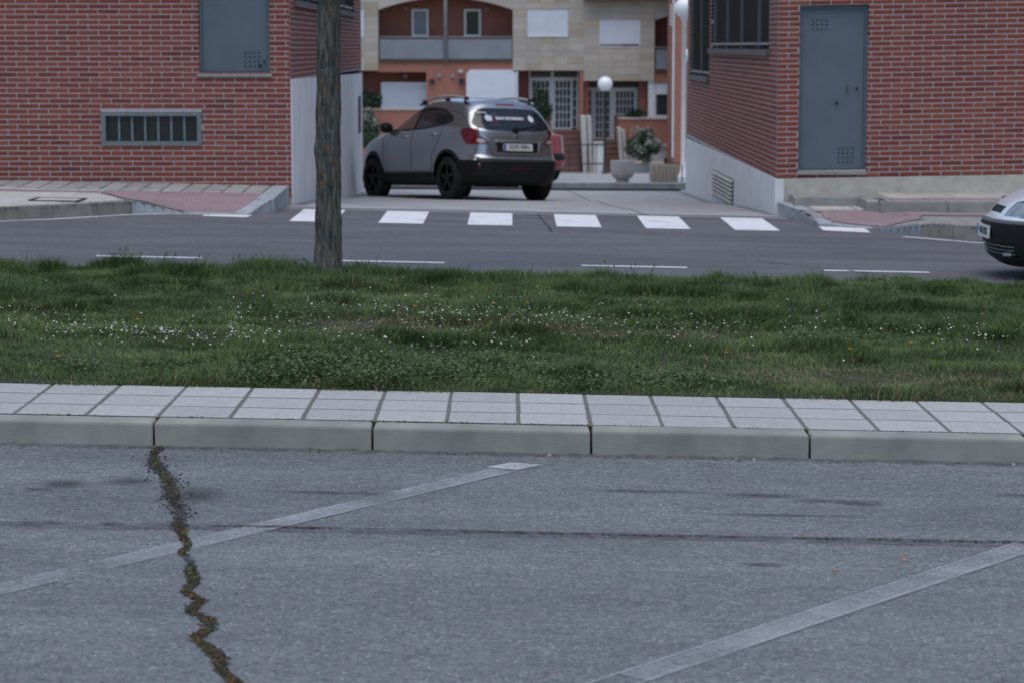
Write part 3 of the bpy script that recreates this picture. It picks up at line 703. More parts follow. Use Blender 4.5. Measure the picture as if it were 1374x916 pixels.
def steel_leaf(root, x0, x1, z0, z1, yd, knob, holes, shear=0, xr=0, extra=()):
    fr = MB(); t = .035
    fr.box(x0, x0 + t, yd - .03, yd + .02, z0, z1).box(x1 - t, x1, yd - .03, yd + .02, z0, z1).box(x0 + t, x1 - t, yd - .03, yd + .02, z1 - t, z1).box(x0 + t, x1 - t, yd - .03, yd + .02, z0, z0 + .02)
    d = MB().box(x0 + t + .004, x1 - t - .004, yd - .012, yd + .02, z0 + .024, z1 - t - .004)
    h = MB()
    for (hx, hz, nx, nz) in holes:
        for i in range(nx):
            for j in range(nz):
                h.lathe([(.0, -.0165), (.012, -.0165), (.012, -.012)], 8, (hx + i * .055, yd, hz + j * .055), 'y')
    parts = [(fr, 'door_frame', 'steel_frame'), (d, 'door_leaf', 'steel_door'), (h, 'vent_holes', 'hole_black')]
    for kx, kz, kr in knob: parts.append((MB().lathe([(0, -.05), (kr, -.05), (kr, -.03), (kr * .6, -.028), (kr * .6, -.012)], 12, (kx, yd, kz), 'y'), 'lock' if kr > .01 else 'screw', 'hole_black'))
    leaf = None
    for m, nme, mt in parts:
        if not m.v: continue
        m.v = [(x, y, z + shear * (x - xr)) for x, y, z in m.v]
        o = m.build(nme, mt, leaf if nme in ('vent_holes', 'lock', 'screw') else root, fix=True, kind='stuff' if nme == 'vent_holes' else None)
        if nme == 'door_leaf': leaf = o
steel_leaf(lb, -3.772, -2.923, 1.518, 3.498, FRONT + .075, [(-2.99, 1.66, .014), (-3.04, 1.61, .016)], [(-3.22, 1.60, 4, 4)])
# basement window with seven panes
wx0, wx1, wz0, wz1, wy = -4.972, -3.755, .643, 1.049, FRONT + .05
MB().box(wx0, wx1, wy - .055, wy + .02, wz0, wz0 + .055).box(wx0, wx1, wy - .055, wy + .02, wz1 - .045, wz1).box(wx0, wx0 + .055, wy - .055, wy + .02, wz0 + .055, wz1 - .045).box(wx1 - .055, wx1, wy - .055, wy + .02, wz0 + .055, wz1 - .045).build('window_frame', 'window_frame_grey', lb)
pw = (wx1 - wx0 - .11) / 7
for i in range(7):
    a = wx0 + .055 + i * pw
    MB().box(a + .003, a + pw - .003, wy + .008, wy + .016, wz0 + .057, wz1 - .047).build('pane', 'glass_dark', lb)
    if i: MB().box(a - .013, a + .013, wy - .02, wy + .007, wz0 + .056, wz1 - .046).build('window_bar', 'window_frame_grey', lb)
def grille(root, X, sgn, y0, y1, z0, z1, posts, rail=True, sill_m='sill_stone', mesh_gap=.16):
    """long barred opening in a side wall; sgn = which way the wall looks along x"""
    inn = X - sgn * .105
    MB().box(min(inn, inn - sgn * .02), max(inn, inn - sgn * .02), y0 + .001, y1 - .001, z0 + .001, z1 - .001).build('dark_opening', 'hole_black', root)
    b = MB(); n = int((y1 - y0) / mesh_gap)
    for i in range(n):
        y = y0 + (i + .5) * (y1 - y0) / n; xx = X - sgn * .045; b.box(xx - .006, xx + .006, y - .006, y + .006, z0 + .09, z1)
    b.build('bars', 'grille_black', root)
    for y in posts:
        xx = X - sgn * .03; MB().box(xx - .02, xx + .02, y - .022, y + .022, z0 + .002, z1).build('post', 'steel_frame', root)
    xx = X - sgn * .03
    MB().box(xx - .015, xx + .015, y0 + .01, y1 - .01, z0 + .06, z0 + .09).build('rail', 'downpipe_grey', root)
    a, c = sorted((X + sgn * .05, X - sgn * .10)); MB().box(a, c, y0 - .06, y1 + .06, z0 - .075, z0 + .001).build('sill', sill_m, root)
grille(lb, XL, 1, 29.95, 41.3, 2.40, 3.5, [32.2, 34.5, 36.8, 39.1])
MB().box(XL + .012, XL + .045, 42.0, 42.35, .35, .98).build('meter_box', 'sill_stone', lb)
# ---- right building (its courses climb very slightly to the right)
XR = 3.205; SH = .017
rb = empty('brick_building', (6.0, 36, 0), 'red brick building with a blue-grey steel door above a raised walk', 'building')
opR = [(3.462, 4.292, .335, 2.322)]
opRs = [(30.4, 39.3, 1.80, 3.5), (39.62, 43.9, 1.33, 3.5)]
mw = MB()
wall_face(mw, lambda u, d, z: (u, FRONT + .004 + d, z + SH * (u - XR)), XR + .010, 14, .25, 4.2, opR, .12)
wall_face(mw, lambda u, d, z: (XR + .004 + d, -u, z), -44.55, -(FRONT + .010), .20, 4.2, [(-b, -a, c, d) for a, b, c, d in opRs], .12)
mw.add([(14, 44.55, -2), (XR + .004, 44.55, -2), (XR + .004, 44.55, 4.2), (14, 44.55, 4.2)], [(0, 1, 2, 3)])
mw.build('mortar_wall', 'mortar', rb)
MB().box(3.40, 4.36, FRONT + .13, FRONT + .15, .2, 2.45).build('door_back', 'hole_black', rb)
lay(rb, courses(XR, 10.2, .245, 4.2, opR, 3), [(b, -1, XR) for b in courses(FRONT + .056, 44.54, .25, 4.2, opRs, 4)], None, (4.9, 1.2), SH, XR)
MB().hexa([(XR - .012, FRONT - .004, -2), (14, FRONT - .004, -2), (14, 44.55, -2), (XR - .012, 44.55, -2), (XR - .012, FRONT - .004, .246), (14, FRONT - .004, .246 + SH * (14 - XR)), (14, 44.55, .3), (XR - .012, 44.55, .16)]).build('plaster_base', 'plaster_grey', rb)
MB().hexa([(3.30, FRONT - .012, -.02), (14, FRONT - .012, -.02), (14, FRONT + .05, -.02), (3.30, FRONT + .05, -.02), (3.30, FRONT - .012, .249), (14, FRONT - .012, .249 + SH * 10.7), (14, FRONT + .05, .249 + SH * 10.7), (3.30, FRONT + .05, .249)]).build('plaster_skirt', 'plaster_cream', rb)
MB().hexa([(XR - .3, 29.1, 4.4), (14.4, 29.1, 4.4), (14.4, 44.8, 4.4), (XR - .3, 44.8, 4.4), (6, 32, 5.2), (11, 32, 5.2), (11, 42, 5.2), (6, 42, 5.2)]).build('roof', 'roof_tile', rb)
steel_leaf(rb, 3.464, 4.290, .337, 2.320, FRONT + .085, [(4.17, 1.33, .016), (3.93, 1.155, .018), (4.055, 1.28, .008), (4.055, 1.32, .008), (4.055, 1.36, .008)], [(3.63, 2.04, 4, 3), (3.965, .44, 4, 4)], SH * .35, 3.46)
MB().box(3.45, 4.30, FRONT - .02, FRONT + .10, .296, .334).build('threshold', 'sill_pale', rb)
grille(rb, XR, -1, 30.4, 39.3, 1.80, 3.5, [30.5, 31.9, 34.3, 36.6, 38.9])
grille(rb, XR, -1, 39.62, 43.9, 1.33, 3.5, [41.6, 43.7])
vt = MB()
for i in range(6):
    z0 = -.085 - i * .060
    vt.hexa([(XR - .048, 34.95, z0 - .030), (XR - .034, 34.95, z0 - .030), (XR - .034, 38.5, z0 - .065), (XR - .048, 38.5, z0 - .065), (XR - .030, 34.95, z0 + .004), (XR - .014, 34.95, z0 + .004), (XR - .014, 38.5, z0 - .031), (XR - .030, 38.5, z0 - .031)])
vt.build('vent_louvres', 'concrete_white', rb)
MB().hexa([(XR - .0145, 34.9, -.43), (XR - .0135, 34.9, -.43), (XR - .0135, 38.55, -.47), (XR - .0145, 38.55, -.47), (XR - .0145, 34.9, -.06), (XR - .0135, 34.9, -.06), (XR - .0135, 38.55, -.10), (XR - .0145, 38.55, -.10)]).build('vent_opening', 'sill_stone', rb)

# ------------------------------------------------------------------ terraced houses at the end of the plaza
# facade drawn in facade units (u to the right, v downwards, 33.9 units to the metre); YF is its front plane
YF = 96.5
def HX(u): return (u - 687) * .029527
def HZ(v): return -9.761 + .029308 * (458 - v)
def hb(m, u0, u1, v0, v1, d0, d1): return m.box(HX(u0), HX(u1), YF + d0, YF + d1, HZ(v1), HZ(v0))
def part(root, name, mat, u0, u1, v0, v1, d0, d1, bevel=0): return hb(MB(), u0, u1, v0, v1, d0, d1).build(name, mat, root, bevel=bevel)
def window(root, u0, u1, v0, v1, d, fr=2.2, glass='glass_dark', cols=1, rows=1, bar=1.15, sill=False):
    f = MB()
    hb(f, u0, u0 + fr, v0, v1, d - .06, d + .02); hb(f, u1 - fr, u1, v0, v1, d - .06, d + .02); hb(f, u0 + fr, u1 - fr, v0, v0 + fr, d - .06, d + .02); hb(f, u0 + fr, u1 - fr, v1 - fr, v1, d - .06, d + .02)
    w = f.build('window_frame', 'frame_white', root)
    hb(MB(), u0 + fr, u1 - fr, v0 + fr, v1 - fr, d, d + .012).build('pane', glass, w)
    b = MB()
    for i in range(1, cols): u = u0 + fr + (u1 - u0 - 2 * fr) * i / cols; hb(b, u - bar / 2, u + bar / 2, v0 + fr, v1 - fr, d - .03, d - .002)
    for j in range(1, rows): v = v0 + fr + (v1 - v0 - 2 * fr) * j / rows; hb(b, u0 + fr, u1 - fr, v - bar / 2, v + bar / 2, d - .032, d - .004)
    if b.v: b.build('glazing_bars', 'frame_white', w)
    return w
def shutter(root, u0, u1, v0, v1, d, gap=False):
    m = MB(); n = int((v1 - v0) / 1.6); h = (v1 - v0 - (3 if gap else 0)) / n
    for i in range(n): hb(m, u0 + 1.2, u1 - 1.2, v0 + i * h + .14, v0 + (i + 1) * h, d, d + .02)
    s = m.build('roller_shutter', 'shutter_white', root)
    f = MB(); hb(f, u0, u0 + 1.1, v0, v1, d - .02, d + .03); hb(f, u1 - 1.1, u1, v0, v1, d - .02, d + .03); hb(f, u0, u1, v1, v1 + 1.3, d - .05, d + .03)
    f.build('window_frame', 'frame_white', s)
    if gap: part(root, 'shutter_gap', 'hole_black', u0 + 30, u1 - 2, v1 - 3, v1 - 1, d, d + .03)
def slabs(root, us, vs, skip, d0=0, d1=.06):
    for j, (a, b) in enumerate(zip(vs, vs[1:])):
        off = 0
        for i, (p, q) in enumerate(zip(us, us[1:])):
            if skip(i, j): continue
            g = .12; mt = 'sandstone_ochre' if random.random() < .16 else 'sandstone'
            hb(MB(), p + g, q - g, a + g, b - g, d0 + random.uniform(-.004, .004), d1).build('stone_slab', mt, root)
def arch_poly(us, c, base, top):      # spandrel between a half arch and the eaves
    return [(HX(u), HZ(base - 2.6 - 13.6 + .002 * (u - c) ** 2 + 0)) for u in us] + [(HX(us[-1]), HZ(top)), (HX(us[0]), HZ(top))]
def house(label, mir, dv, c):
    """one terraced house: stone bay on one side, arched balcony on the other; mir mirrors it about the party wall c"""
    X = (lambda a, b: (2 * c - b, 2 * c - a)) if mir else (lambda a, b: (a, b))
    sh = c - 598
    P = lambda a, b: X(a + sh, b + sh)
    a, b = P(598, 783)
    root = empty('terraced_house', (HX((a + b) / 2), YF + 4, HZ(236)), label, 'house')
    part(root, 'wall', 'terracotta_deep', a + .05, b - .05, -95 + dv, 240, 1.3, 9)
    u0, u1 = P(688, 783)
    part(root, 'bay_core', 'stone_joint', u0, u1, -95 + dv, 95 + dv, .062, 1.3)
    us = [u0 + (u1 - u0) * k for k in (0, .2, .395, .59, .785, 1)] if not mir else [u1 - (u1 - u0) * k for k in (1, .785, .59, .395, .2, 0)]
    vs = [-59 + dv + 9 * k for k in range(9)][:-1] + [13 + dv + 9.25 * k for k in range(5)] + [50 + dv + 9 * k for k in range(1, 6)]
    slabs(root, us, vs, lambda i, j: 1 <= i <= 3 and 8 <= j <= 11)
    w0, w1 = us[1], us[4]
    shutter(root, w0 + .3, w1 - .3, 13.3 + dv, 48.5 + dv, .02, dv > 5)
    u0, u1 = P(598, 688); n = 16; uu = [u0 + (u1 - u0) * k / n for k in range(n + 1)]
    MB().prism(arch_poly(uu, c, 13.6 + dv, -95 + dv), YF + .03, YF + .38).build('arch', 'sandstone', root)
    part(root, 'balcony_floor', 'eave_brown', u0 + .2, u1 - .2, 81 + dv, 84 + dv, -.02, 1.3)
    bp = part(root, 'balcony_panel', 'balcony_panel', u0 + 2, u1 - 1.2, 53 + dv, 79.5 + dv, .04, .08)
    hb(MB(), u0 + 1, u1 - .5, 49.3 + dv, 50.6 + dv, .04, .09).build('handrail', 'downpipe_grey', bp)
    part(root, 'front_wall', 'terracotta', u0 + .1, u1 - .1, 84.1 + dv, 97 + dv, .05, 1.3)
    part(root, 'eaves', 'eave_brown', a, b, -100 + dv, -95 + dv, -.6, 9)
    MB().hexa([(HX(a), YF - .6, HZ(-100 + dv)), (HX(b), YF - .6, HZ(-100 + dv)), (HX(b), YF + 9, HZ(-100 + dv)), (HX(a), YF + 9, HZ(-100 + dv)), (HX(a), YF + 4.1, HZ(-180 + dv)), (HX(b), YF + 4.1, HZ(-180 + dv)), (HX(b), YF + 4.3, HZ(-180 + dv)), (HX(a), YF + 4.3, HZ(-180 + dv))]).build('roof', 'roof_tile', root)
    q0, q1 = P(622, 645)
    window(root, q0, q1, 12 + dv, 49.5 + dv, 1.26, 3, glass='glass_dark' if not mir else 'balcony_panel')
    q0, q1 = P(650, 655); part(root, 'balcony_lamp', 'downpipe_grey', q0, q1, 10 + dv, 13 + dv, 1.15, 1.3)
    return root
h1 = house('terraced house with a white shuttered porch and leafy pots on its low wall', True, 0, 598)
h2 = house('terraced house with a white box porch and red steps to its glazed door', False, 0, 598)
h3 = house('terraced house whose lower stone bay stands over a glazed door and a flowering bush', True, 14, 968)
# --- first house, ground floor
part(h1, 'porch_wall', 'terracotta', 572, 597.9, 97.05, 240, .05, 1.3)
part(h1, 'low_wall', 'terracotta', 414, 571.9, 148, 240, .0, .25)
part(h1, 'wall_cap', 'concrete_white', 414, 571.9, 146.3, 147.9, -.04, .28)
shutter(h1, 510, 540, 111, 146, .7); shutter(h1, 540.2, 571.9, 111, 146, .7)
part(h1, 'porch_side', 'concrete_white', 470, 485, 97, 146, .3, 1.3)
part(h1, 'ceiling_lamp', 'downpipe_grey', 540, 545, 101, 105, .9, 1.1)
for u, v in ((579.5, 109.5),):
    part(h1, 'wall_lamp', 'grille_black', u - 3.4, u + 3.4, v - 3, v + 3, -.1, .05)
part(h1, 'meter', 'downpipe_grey', 587, 591.5, 99, 104, -.05, .05)
MB().tube([(HX(598), YF - .03, HZ(-95)), (HX(598), YF - .03, HZ(83))], .075, 10).build('downpipe', 'downpipe_grey', h1, smooth=True)
# --- second house, ground floor
part(h2, 'porch_wall', 'terracotta', 598.1, 626, 97.05, 240, .05, 1.3)
enc = MB().prism([(HX(x), HZ(y)) for x, y in ((626, 240), (692, 240), (692, 99), (687, 94), (631, 94), (626, 99))][::-1], YF - .45, YF + 1.28).build('porch_box', 'shutter_white', h2, fix=True)
hb(MB(), 692.1, 695, 96, 240, -.40, 1.28).build('corner_post', 'frame_white', enc)
part(h2, 'wall_lamp', 'grille_black', 615.5, 622.5, 106, 112, -.1, .05); part(h2, 'wall_box', 'concrete_white', 615, 621, 93.5, 98, -.06, .05); part(h2, 'meter', 'downpipe_grey', 605, 610, 100, 104.5, -.05, .05)
part(h2, 'pillar', 'terracotta', 777.5, 782.9, 95.05, 240, .05, 1.3)
part(h2, 'landing', 'stair_red', 696, 777.3, 176, 240, -.3, 1.3)
part(h2, 'transom', 'glass_dark', 711, 776, 98, 104.5, 1.22, 1.25)
for a, b in ((710, 712), (740, 743.5), (775.5, 777.2)): part(h2, 'mullion', 'frame_white', a, b, 96, 176, 1.16, 1.26)
part(h2, 'transom_bar', 'frame_white', 712.1, 775.4, 104.6, 107, 1.17, 1.25)
window(h2, 712.2, 739.8, 107.1, 143, 1.21, 2.4, 'glass_dark', 4, 3); part(h2, 'door_panel', 'terracotta', 712.2, 739.8, 143.2, 176, 1.2, 1.26)
dr = window(h2, 743.7, 768.5, 107.1, 175.5, 1.2, 2.3, 'glass_dark', 4, 6); window(h2, 768.7, 775.4, 107.1, 173, 1.21, 1, 'glass_dark', 1, 5)
def stairs(root, u0, u1, v0, v1, n, d1=-.3, tread=.28):
    for i in range(n):
        va = v0 + (v1 - v0) * i / n
        hb(MB(), u0, u1, va + 1.1, v1 + 4, d1 - tread * (i + 1), d1 - tread * i - .002).build('step', 'stair_red', root)
        hb(MB(), u0 - .2, u1 + .2, va, va + 1.0, d1 - tread * (i + 1) - .03, d1 - tread * i - .002).build('tread', 'stair_red', root)
stairs(h2, 742, 777, 176, 231, 7)
def leaning(root, ua, ub, va, vb, lean, d0, d1, mat='concrete_white'):
    MB().hexa([(HX(ua + lean), YF + d0, HZ(vb)), (HX(ub + lean), YF + d0, HZ(vb)), (HX(ub + lean), YF + d1, HZ(vb)), (HX(ua + lean), YF + d1, HZ(vb)), (HX(ua), YF + d0, HZ(va)), (HX(ub), YF + d0, HZ(va)), (HX(ub), YF + d1, HZ(va)), (HX(ua), YF + d1, HZ(va))]).build('stair_wall', mat, root)
leaning(h2, 777.4, 784.3, 154.5, 234, 3.5, -2.3, -.4); leaning(h2, 785.6, 790.6, 154.5, 234, 3.5, -2.25, -.4)
# --- third house, ground floor
part(h3, 'landing', 'stair_red', 795, 870, 190, 240, -.3, 1.3)
part(h3, 'pillar', 'terracotta_deep', 783.1, 790, 109.1, 240, .3, 1.3); part(h3, 'side_pillar', 'terracotta_deep', 858, 868.5, 109.1, 189.9, .6, 1.3)
part(h3, 'transom', 'glass_dark', 791, 856, 112, 118.5, 1.22, 1.25)
part(h3, 'transom_bar', 'frame_white', 790.2, 857.5, 118.6, 121.5, 1.16, 1.26)
for a, b in ((795.5, 798.5), (822, 826), (855, 857.5)): part(h3, 'mullion', 'frame_white', a, b, 121.6, 189.8, 1.16, 1.26)
window(h3, 790.3, 795.3, 121.7, 189, 1.21, .8, 'glass_dark', 1, 6); window(h3, 798.7, 821.8, 121.7, 189, 1.2, 2.2, 'glass_dark', 4, 6); window(h3, 826.2, 854.8, 121.7, 156, 1.21, 2.2, 'glass_dark', 5, 3)
part(h3, 'panel', 'terracotta', 826.2, 854.8, 156.2, 189.8, 1.2, 1.26)
stairs(h3, 811, 831, 190, 231, 6)
leaning(h3, 826.5, 830.5, 170, 226, 3.5, -2.1, -.4); leaning(h3, 831.7, 835.5, 173, 222, 3.5, -2.05, -.4)
part(h3, 'bay_wall', 'terracotta', 870, 961, 111.2, 158, .3, 1.28)
window(h3, 879, 905, 107.5 + 3, 157.5, .22, 2, 'glass_dark'); part(h3, 'shutter_box', 'frame_white', 870, 878.9, 106.5, 158, .1, .3); part(h3, 'shutter_half', 'shutter_white', 881, 903, 112, 127, .12, .2)
part(h3, 'low_wall', 'terracotta', 829.5, 961, 160, 193, -.5, .29); part(h3, 'wall_cap', 'concrete_white', 829.2, 961, 157.8, 159.9, -.55, .31)
part(h3, 'ledge', 'concrete_white', 836, 961, 193.1, 197, -.6, .3); part(h3, 'base_wall', 'plaster_grey', 836, 961, 197.1, 240, -.4, .3); part(h3, 'cellar_vent', 'hole_black', 891, 902, 212, 218, -.43, -.39)
part(h3, 'garden_wall', 'concrete_white', 832, 888, 216, 238, -3.0, -.7)
hb(MB(), 783, 905, -3, 1.5, -.5, .0).build('porch_eave', 'eave_brown', h3)

def P3(px, py, Y):      # a point of the facade drawing carried to another depth
    k = Y / 96.5; return ((px - 687) * .029527 * k, Y, 1.845 + (HZ(py) - 1.845) * k)
def plz(x, y): return float(plaza_z(np.float64(x), np.float64(y)))
# ---- terracotta wall beyond the right building
tx = 6.12; tz = plz(7, 92)
tw = empty('terracotta_wall', (7.6, 92, tz), 'tall plain terracotta house wall with a pale edge beside the white lamp post', 'wall')
MB().box(tx, 11, 92, 96, tz - .2, 5.5).build('wall', 'terracotta', tw)
MB().box(tx - .06, tx - .002, 91.95, 92.1, tz + .6, 5.5).build('corner_trim', 'frame_white', tw)
MB().box(tx - .16, tx - .11, 91.9, 92.2, 2.6, 3.4).build('wall_box', 'concrete_white', tw)
# ---- globe lamps
def lamp(x, y, h, r, pr, mat, label, top=0):
    z = plz(x, y); root = empty('globe_lamp', (x, y, z), label, 'street lamp', 'globe lamps on the plaza')
    MB().lathe([(0, 0), (pr * 2.4, 0), (pr * 2.4, .04), (pr * 1.5, .10), (pr, .5), (pr, h - r - .06), (pr * 1.6, h - r - .04), (pr * 1.6, h - r + .03), (0, h - r + .03)], 16, (x, y, z)).build('post', mat, root, smooth=True)
    n = 14; MB().lathe([(max(.0005, r * math.sin(math.pi * k / n)), h - r * math.cos(math.pi * k / n)) for k in range(n + 1)], 24, (x, y, z)).build('globe', 'globe_white', root, smooth=True)
x, _, z = P3(812, 113, 86); lamp(x, 86, z - plz(x, 86), .262, .05, 'lamp_dark', 'white globe lamp on a thin dark post before the steps')
x, _, z = P3(917.5, 11, 60); lamp(x, 60, z - plz(x, 60), .245, .055, 'lamp_white', 'white globe lamp on a white post beside the terracotta wall')
x, _, z = P3(926, 75, 84); lamp(x, 84, z - plz(x, 84), .25, .05, 'lamp_dark', 'white globe lamp half hidden behind the right brick building')
# ---- planters
x, _, z = P3(836, 250, 47.4); z = plz(x, 47.4)
r_ = empty('round_planter', (x, 47.4, z), 'pale round concrete planter standing on the plaza kerb', 'planter')
MB().lathe([(0, 0), (.13, 0), (.13, .075), (.16, .085), (.205, .12), (.228, .18), (.238, .26), (.242, .43), (.222, .435), (.21, .38), (0, .38)], 28, (x, 47.4, z)).build('bowl', 'planter_concrete', r_, smooth=False)
MB().lathe([(.20, .382), (.1, .395), (0, .40)], 20, (x, 47.4, z)).build('earth', 'soil', r_)
x0, x1, y0, y1 = 2.74, 3.28, 47.9, 48.35; z = plz(3, 48)
r_ = empty('slatted_planter', ((x0 + x1) / 2, 48.1, z), 'weathered wooden planter box of upright boards beside the wall corner', 'planter')
for i in range(7):
    w = (x1 - x0) / 7
    MB().box(x0 + i * w + .004, x0 + (i + 1) * w - .004, y0, y0 + .025, z, z + .37).build('board', 'wood_weathered', r_, bevel=.004)
for i in range(6):
    w = (y1 - y0 - .06) / 6
    for xx in (x0, x1 - .025): MB().box(xx, xx + .025, y0 + .03 + i * w + .003, y0 + .03 + (i + 1) * w - .003, z, z + .37).build('board', 'wood_weathered', r_)
MB().box(x0 + .03, x1 - .03, y0 + .03, y1, z, z + .31).build('earth', 'soil', r_)
MB().tube([(x1 + .06, y0 - .3, z), (x1 + .06, y0 - .3, z + .36), (x1 - .02, y0 - .3, z + .40), (x1 - .30, y0 - .3, z + .40)], .012, 8).build('hoop', 'iron', r_)
# ---- iron railing before the steps
gx0, gx1, gy = HX(763) * .975, HX(811) * .975, 93.0; gz = plz(3, gy)
gt = empty('iron_railing', ((gx0 + gx1) / 2, gy, gz), 'low black iron railing in front of the red steps', 'railing')
for zz in (1.08, .35): MB().box(gx0, gx1, gy - .02, gy + .02, gz + zz - .025, gz + zz + .025).build('rail', 'iron', gt)
for i in range(5): xx = gx0 + (gx1 - gx0) * i / 4; MB().box(xx - .018, xx + .018, gy - .018, gy + .018, gz - .05, gz + 1.1).build('post', 'iron', gt)
gp = empty('gate_pillar', (HX(803) * .972, 93.6, gz), 'short pinkish stone pillar between the two flights of steps', 'pillar')
MB().box(HX(797) * .972, HX(809.5) * .972, 93.4, 93.8, gz - .1, gz + 1.10).build('shaft', 'plaster_lilac', gp); MB().box(HX(796) * .972, HX(810.5) * .972, 93.35, 93.85, gz + 1.101, gz + 1.17).build('cap', 'concrete_white', gp)
# ---- plants
def leaves(center, rad, n, size, seed, mats, name='foliage', parent=None, clump=7, squash=1., flat=.0):
    r = np.random.default_rng(seed); k = clump * 6
    cc = r.normal(size=(k, 3)); cc /= np.linalg.norm(cc, axis=1)[:, None]; cc *= (.25 + .62 * r.random((k, 1)))
    cr = .22 + .22 * r.random(k)
    idx = r.integers(0, k, n); d = r.normal(size=(n, 3)); d /= np.linalg.norm(d, axis=1)[:, None]
    p = cc[idx] + d * (cr[idx] * r.random(n) ** .4)[:, None]
    P = np.array(center) + p * np.array(rad)
    nrm = d + .6 * r.normal(size=(n, 3)); nrm[:, 2] += .4; nrm /= np.linalg.norm(nrm, axis=1)[:, None]
    t = np.cross(nrm, r.normal(size=(n, 3))); t /= np.linalg.norm(t, axis=1)[:, None]; b = np.cross(nrm, t)
    s = (size * (.6 + .8 * r.random(n)))[:, None]
    V = np.stack([P - t * s, P + b * s * .5, P + t * s, P - b * s * .5], 1).reshape(-1, 3); F = np.arange(4 * n).reshape(-1, 4)
    off = np.array(ORG[parent.name]); return np_mesh(name, V - off, F, mats, parent=parent)
def plant(name, px, py, Y, zb, rad, n, size, mat, label, seed, cat='bush', stem=.03, zc=None, mat2=None):
    x, y, z = P3(px, py, Y)
    r = empty(name, (x, y, zb), label, cat)
    leaves((x, y, z), rad, n, size, seed, mat, 'foliage', r)
    if mat2: leaves((x, y, z + rad[2] * .25), (rad[0] * 1.02, rad[1] * 1.02, rad[2] * .9), n, size * .8, seed + 1, mat2, 'blossom', r)
    MB().tube([(x, y, zb - .02), (x + .02, y, (zb + z) / 2), (x, y, z + rad[2] * .3)], [stem, stem * .8, stem * .4], 7).build('stem', 'bark', r)
plant('flowering_bush', 863, 197, 93.2, HZ(216), (.72, .62, .66), 4200, .06, 'leaf_dark', 'round bush covered in pale blossom on the garden wall', 3, mat2='leaf_grey')
plant('potted_tree', 725, 148, 94.2, plz(1, 94), (.45, .45, .95), 2600, .06, 'leaf_dark', 'narrow dark green shrub beside the glazed door', 4, 'shrub')
plant('porch_plants', 498, 133, 95.9, HZ(146.3), (.55, .25, .42), 1600, .06, 'leaf_dark', 'dark leafy plants on the low porch wall', 5, 'plant')
plant('window_plants', 853, 152.5, 96.1, HZ(157.8), (.46, .2, .2), 900, .045, 'leaf_dark', 'small dark plants on the wall below the glazed window', 6, 'plant')
x = P3(493, 175, 70)[0]
plant('white_shrub', 494, 175, 70, plz(x, 70), (.36, .4, .62), 1500, .06, 'leaf_mid', 'pale flowering shrub past the end of the plaster wall', 8, 'shrub', mat2='leaf_grey')

# ------------------------------------------------------------------ the tree in the verge
TX, TY = -1.392, 18.25; TZ = float(soil_z(np.array([TX]), np.array([TY]))[0]) - .03
tree = empty('street_tree', (TX, TY, TZ), 'single tree trunk with ridged grey bark and orange lichen in the grass', 'tree')
na, nh = 72, 260; hh = np.linspace(0, 3.3, nh + 1); th = np.linspace(0, 2 * np.pi, na, endpoint=False)
H_, T_ = np.meshgrid(hh, th, indexing='ij')
Rr = .095 - .0045 * H_ + .030 * np.exp(-H_ / .12) + .012 * np.exp(-H_ / .45)
Rr += .010 * (vnoise(np.cos(T_) * 2 + 9, H_ * 1.3 + np.sin(T_) * 2, 1.5, 31) - .5)
rid = vnoise(np.cos(T_) * 9 + 20 + H_ * .7, np.sin(T_) * 9 + H_ * 1.3, 1.7, 32, 4); Rr += .022 * (np.abs(rid - .5) * 2 - .3)
Rr += .016 * np.exp(-(((T_ - 3.3) / .35) ** 2 + ((H_ - .98) / .07) ** 2)) + .006 * np.exp(-((H_ - 2.12) / .03) ** 2)
V = np.stack([Rr * np.cos(T_) + .012 * H_, Rr * np.sin(T_) + .01 * np.sin(H_), H_], -1).reshape(-1, 3)
i, j = np.meshgrid(np.arange(nh), np.arange(na), indexing='ij'); j2 = (j + 1) % na
F = np.stack([i * na + j, i * na + j2, (i + 1) * na + j2, (i + 1) * na + j], -1).reshape(-1, 4)
np_mesh('trunk', V, F, 'bark', parent=tree, smooth=True)
br = MB(); tips = []
rr = random.Random(5)
for k in range(7):
    a = k * 2.4; el = .5 + .5 * rr.random(); L = 1.5 + rr.random(); p = Vector((.04, 0, 3.0 + .04 * k)); d = Vector((math.cos(a) * math.cos(el), math.sin(a) * math.cos(el), math.sin(el)))
    pts = [p]
    for s in range(5): d = (d + Vector((rr.uniform(-.2, .2), rr.uniform(-.2, .2), .18))).normalized(); pts.append(pts[-1] + d * L / 5)
    br.tube(pts, [.06, .05, .042, .034, .026, .016], 8)
    for q in pts[2:]:
        for m in range(2):
            e = Vector((rr.uniform(-1, 1), rr.uniform(-1, 1), rr.uniform(0, 1))).normalized(); tips.append(q + e * .5); br.tube([q, q + e * .3, q + e * .6 + Vector((0, 0, .1))], [.014, .01, .005], 5)
br.v = [(x + TX, y + TY, z + TZ) for x, y, z in br.v]; br.build('limbs', 'bark', tree, smooth=True)
r = np.random.default_rng(3); n = 6000; T = np.array([tuple(t) for t in tips]); P = T[r.integers(0, len(T), n)] + r.normal(size=(n, 3)) * .28; P = P[P[:, 2] > 3.15]; n = len(P)
t = r.normal(size=(n, 3)); t /= np.linalg.norm(t, axis=1)[:, None]; b = np.cross(t, r.normal(size=(n, 3))); b /= np.linalg.norm(b, axis=1)[:, None]
V = np.stack([P - t * .05, P + b * .03, P + t * .05, P - b * .03], 1).reshape(-1, 3); np_mesh('crown', V, np.arange(4 * n).reshape(-1, 4), 'leaf_mid', parent=tree)

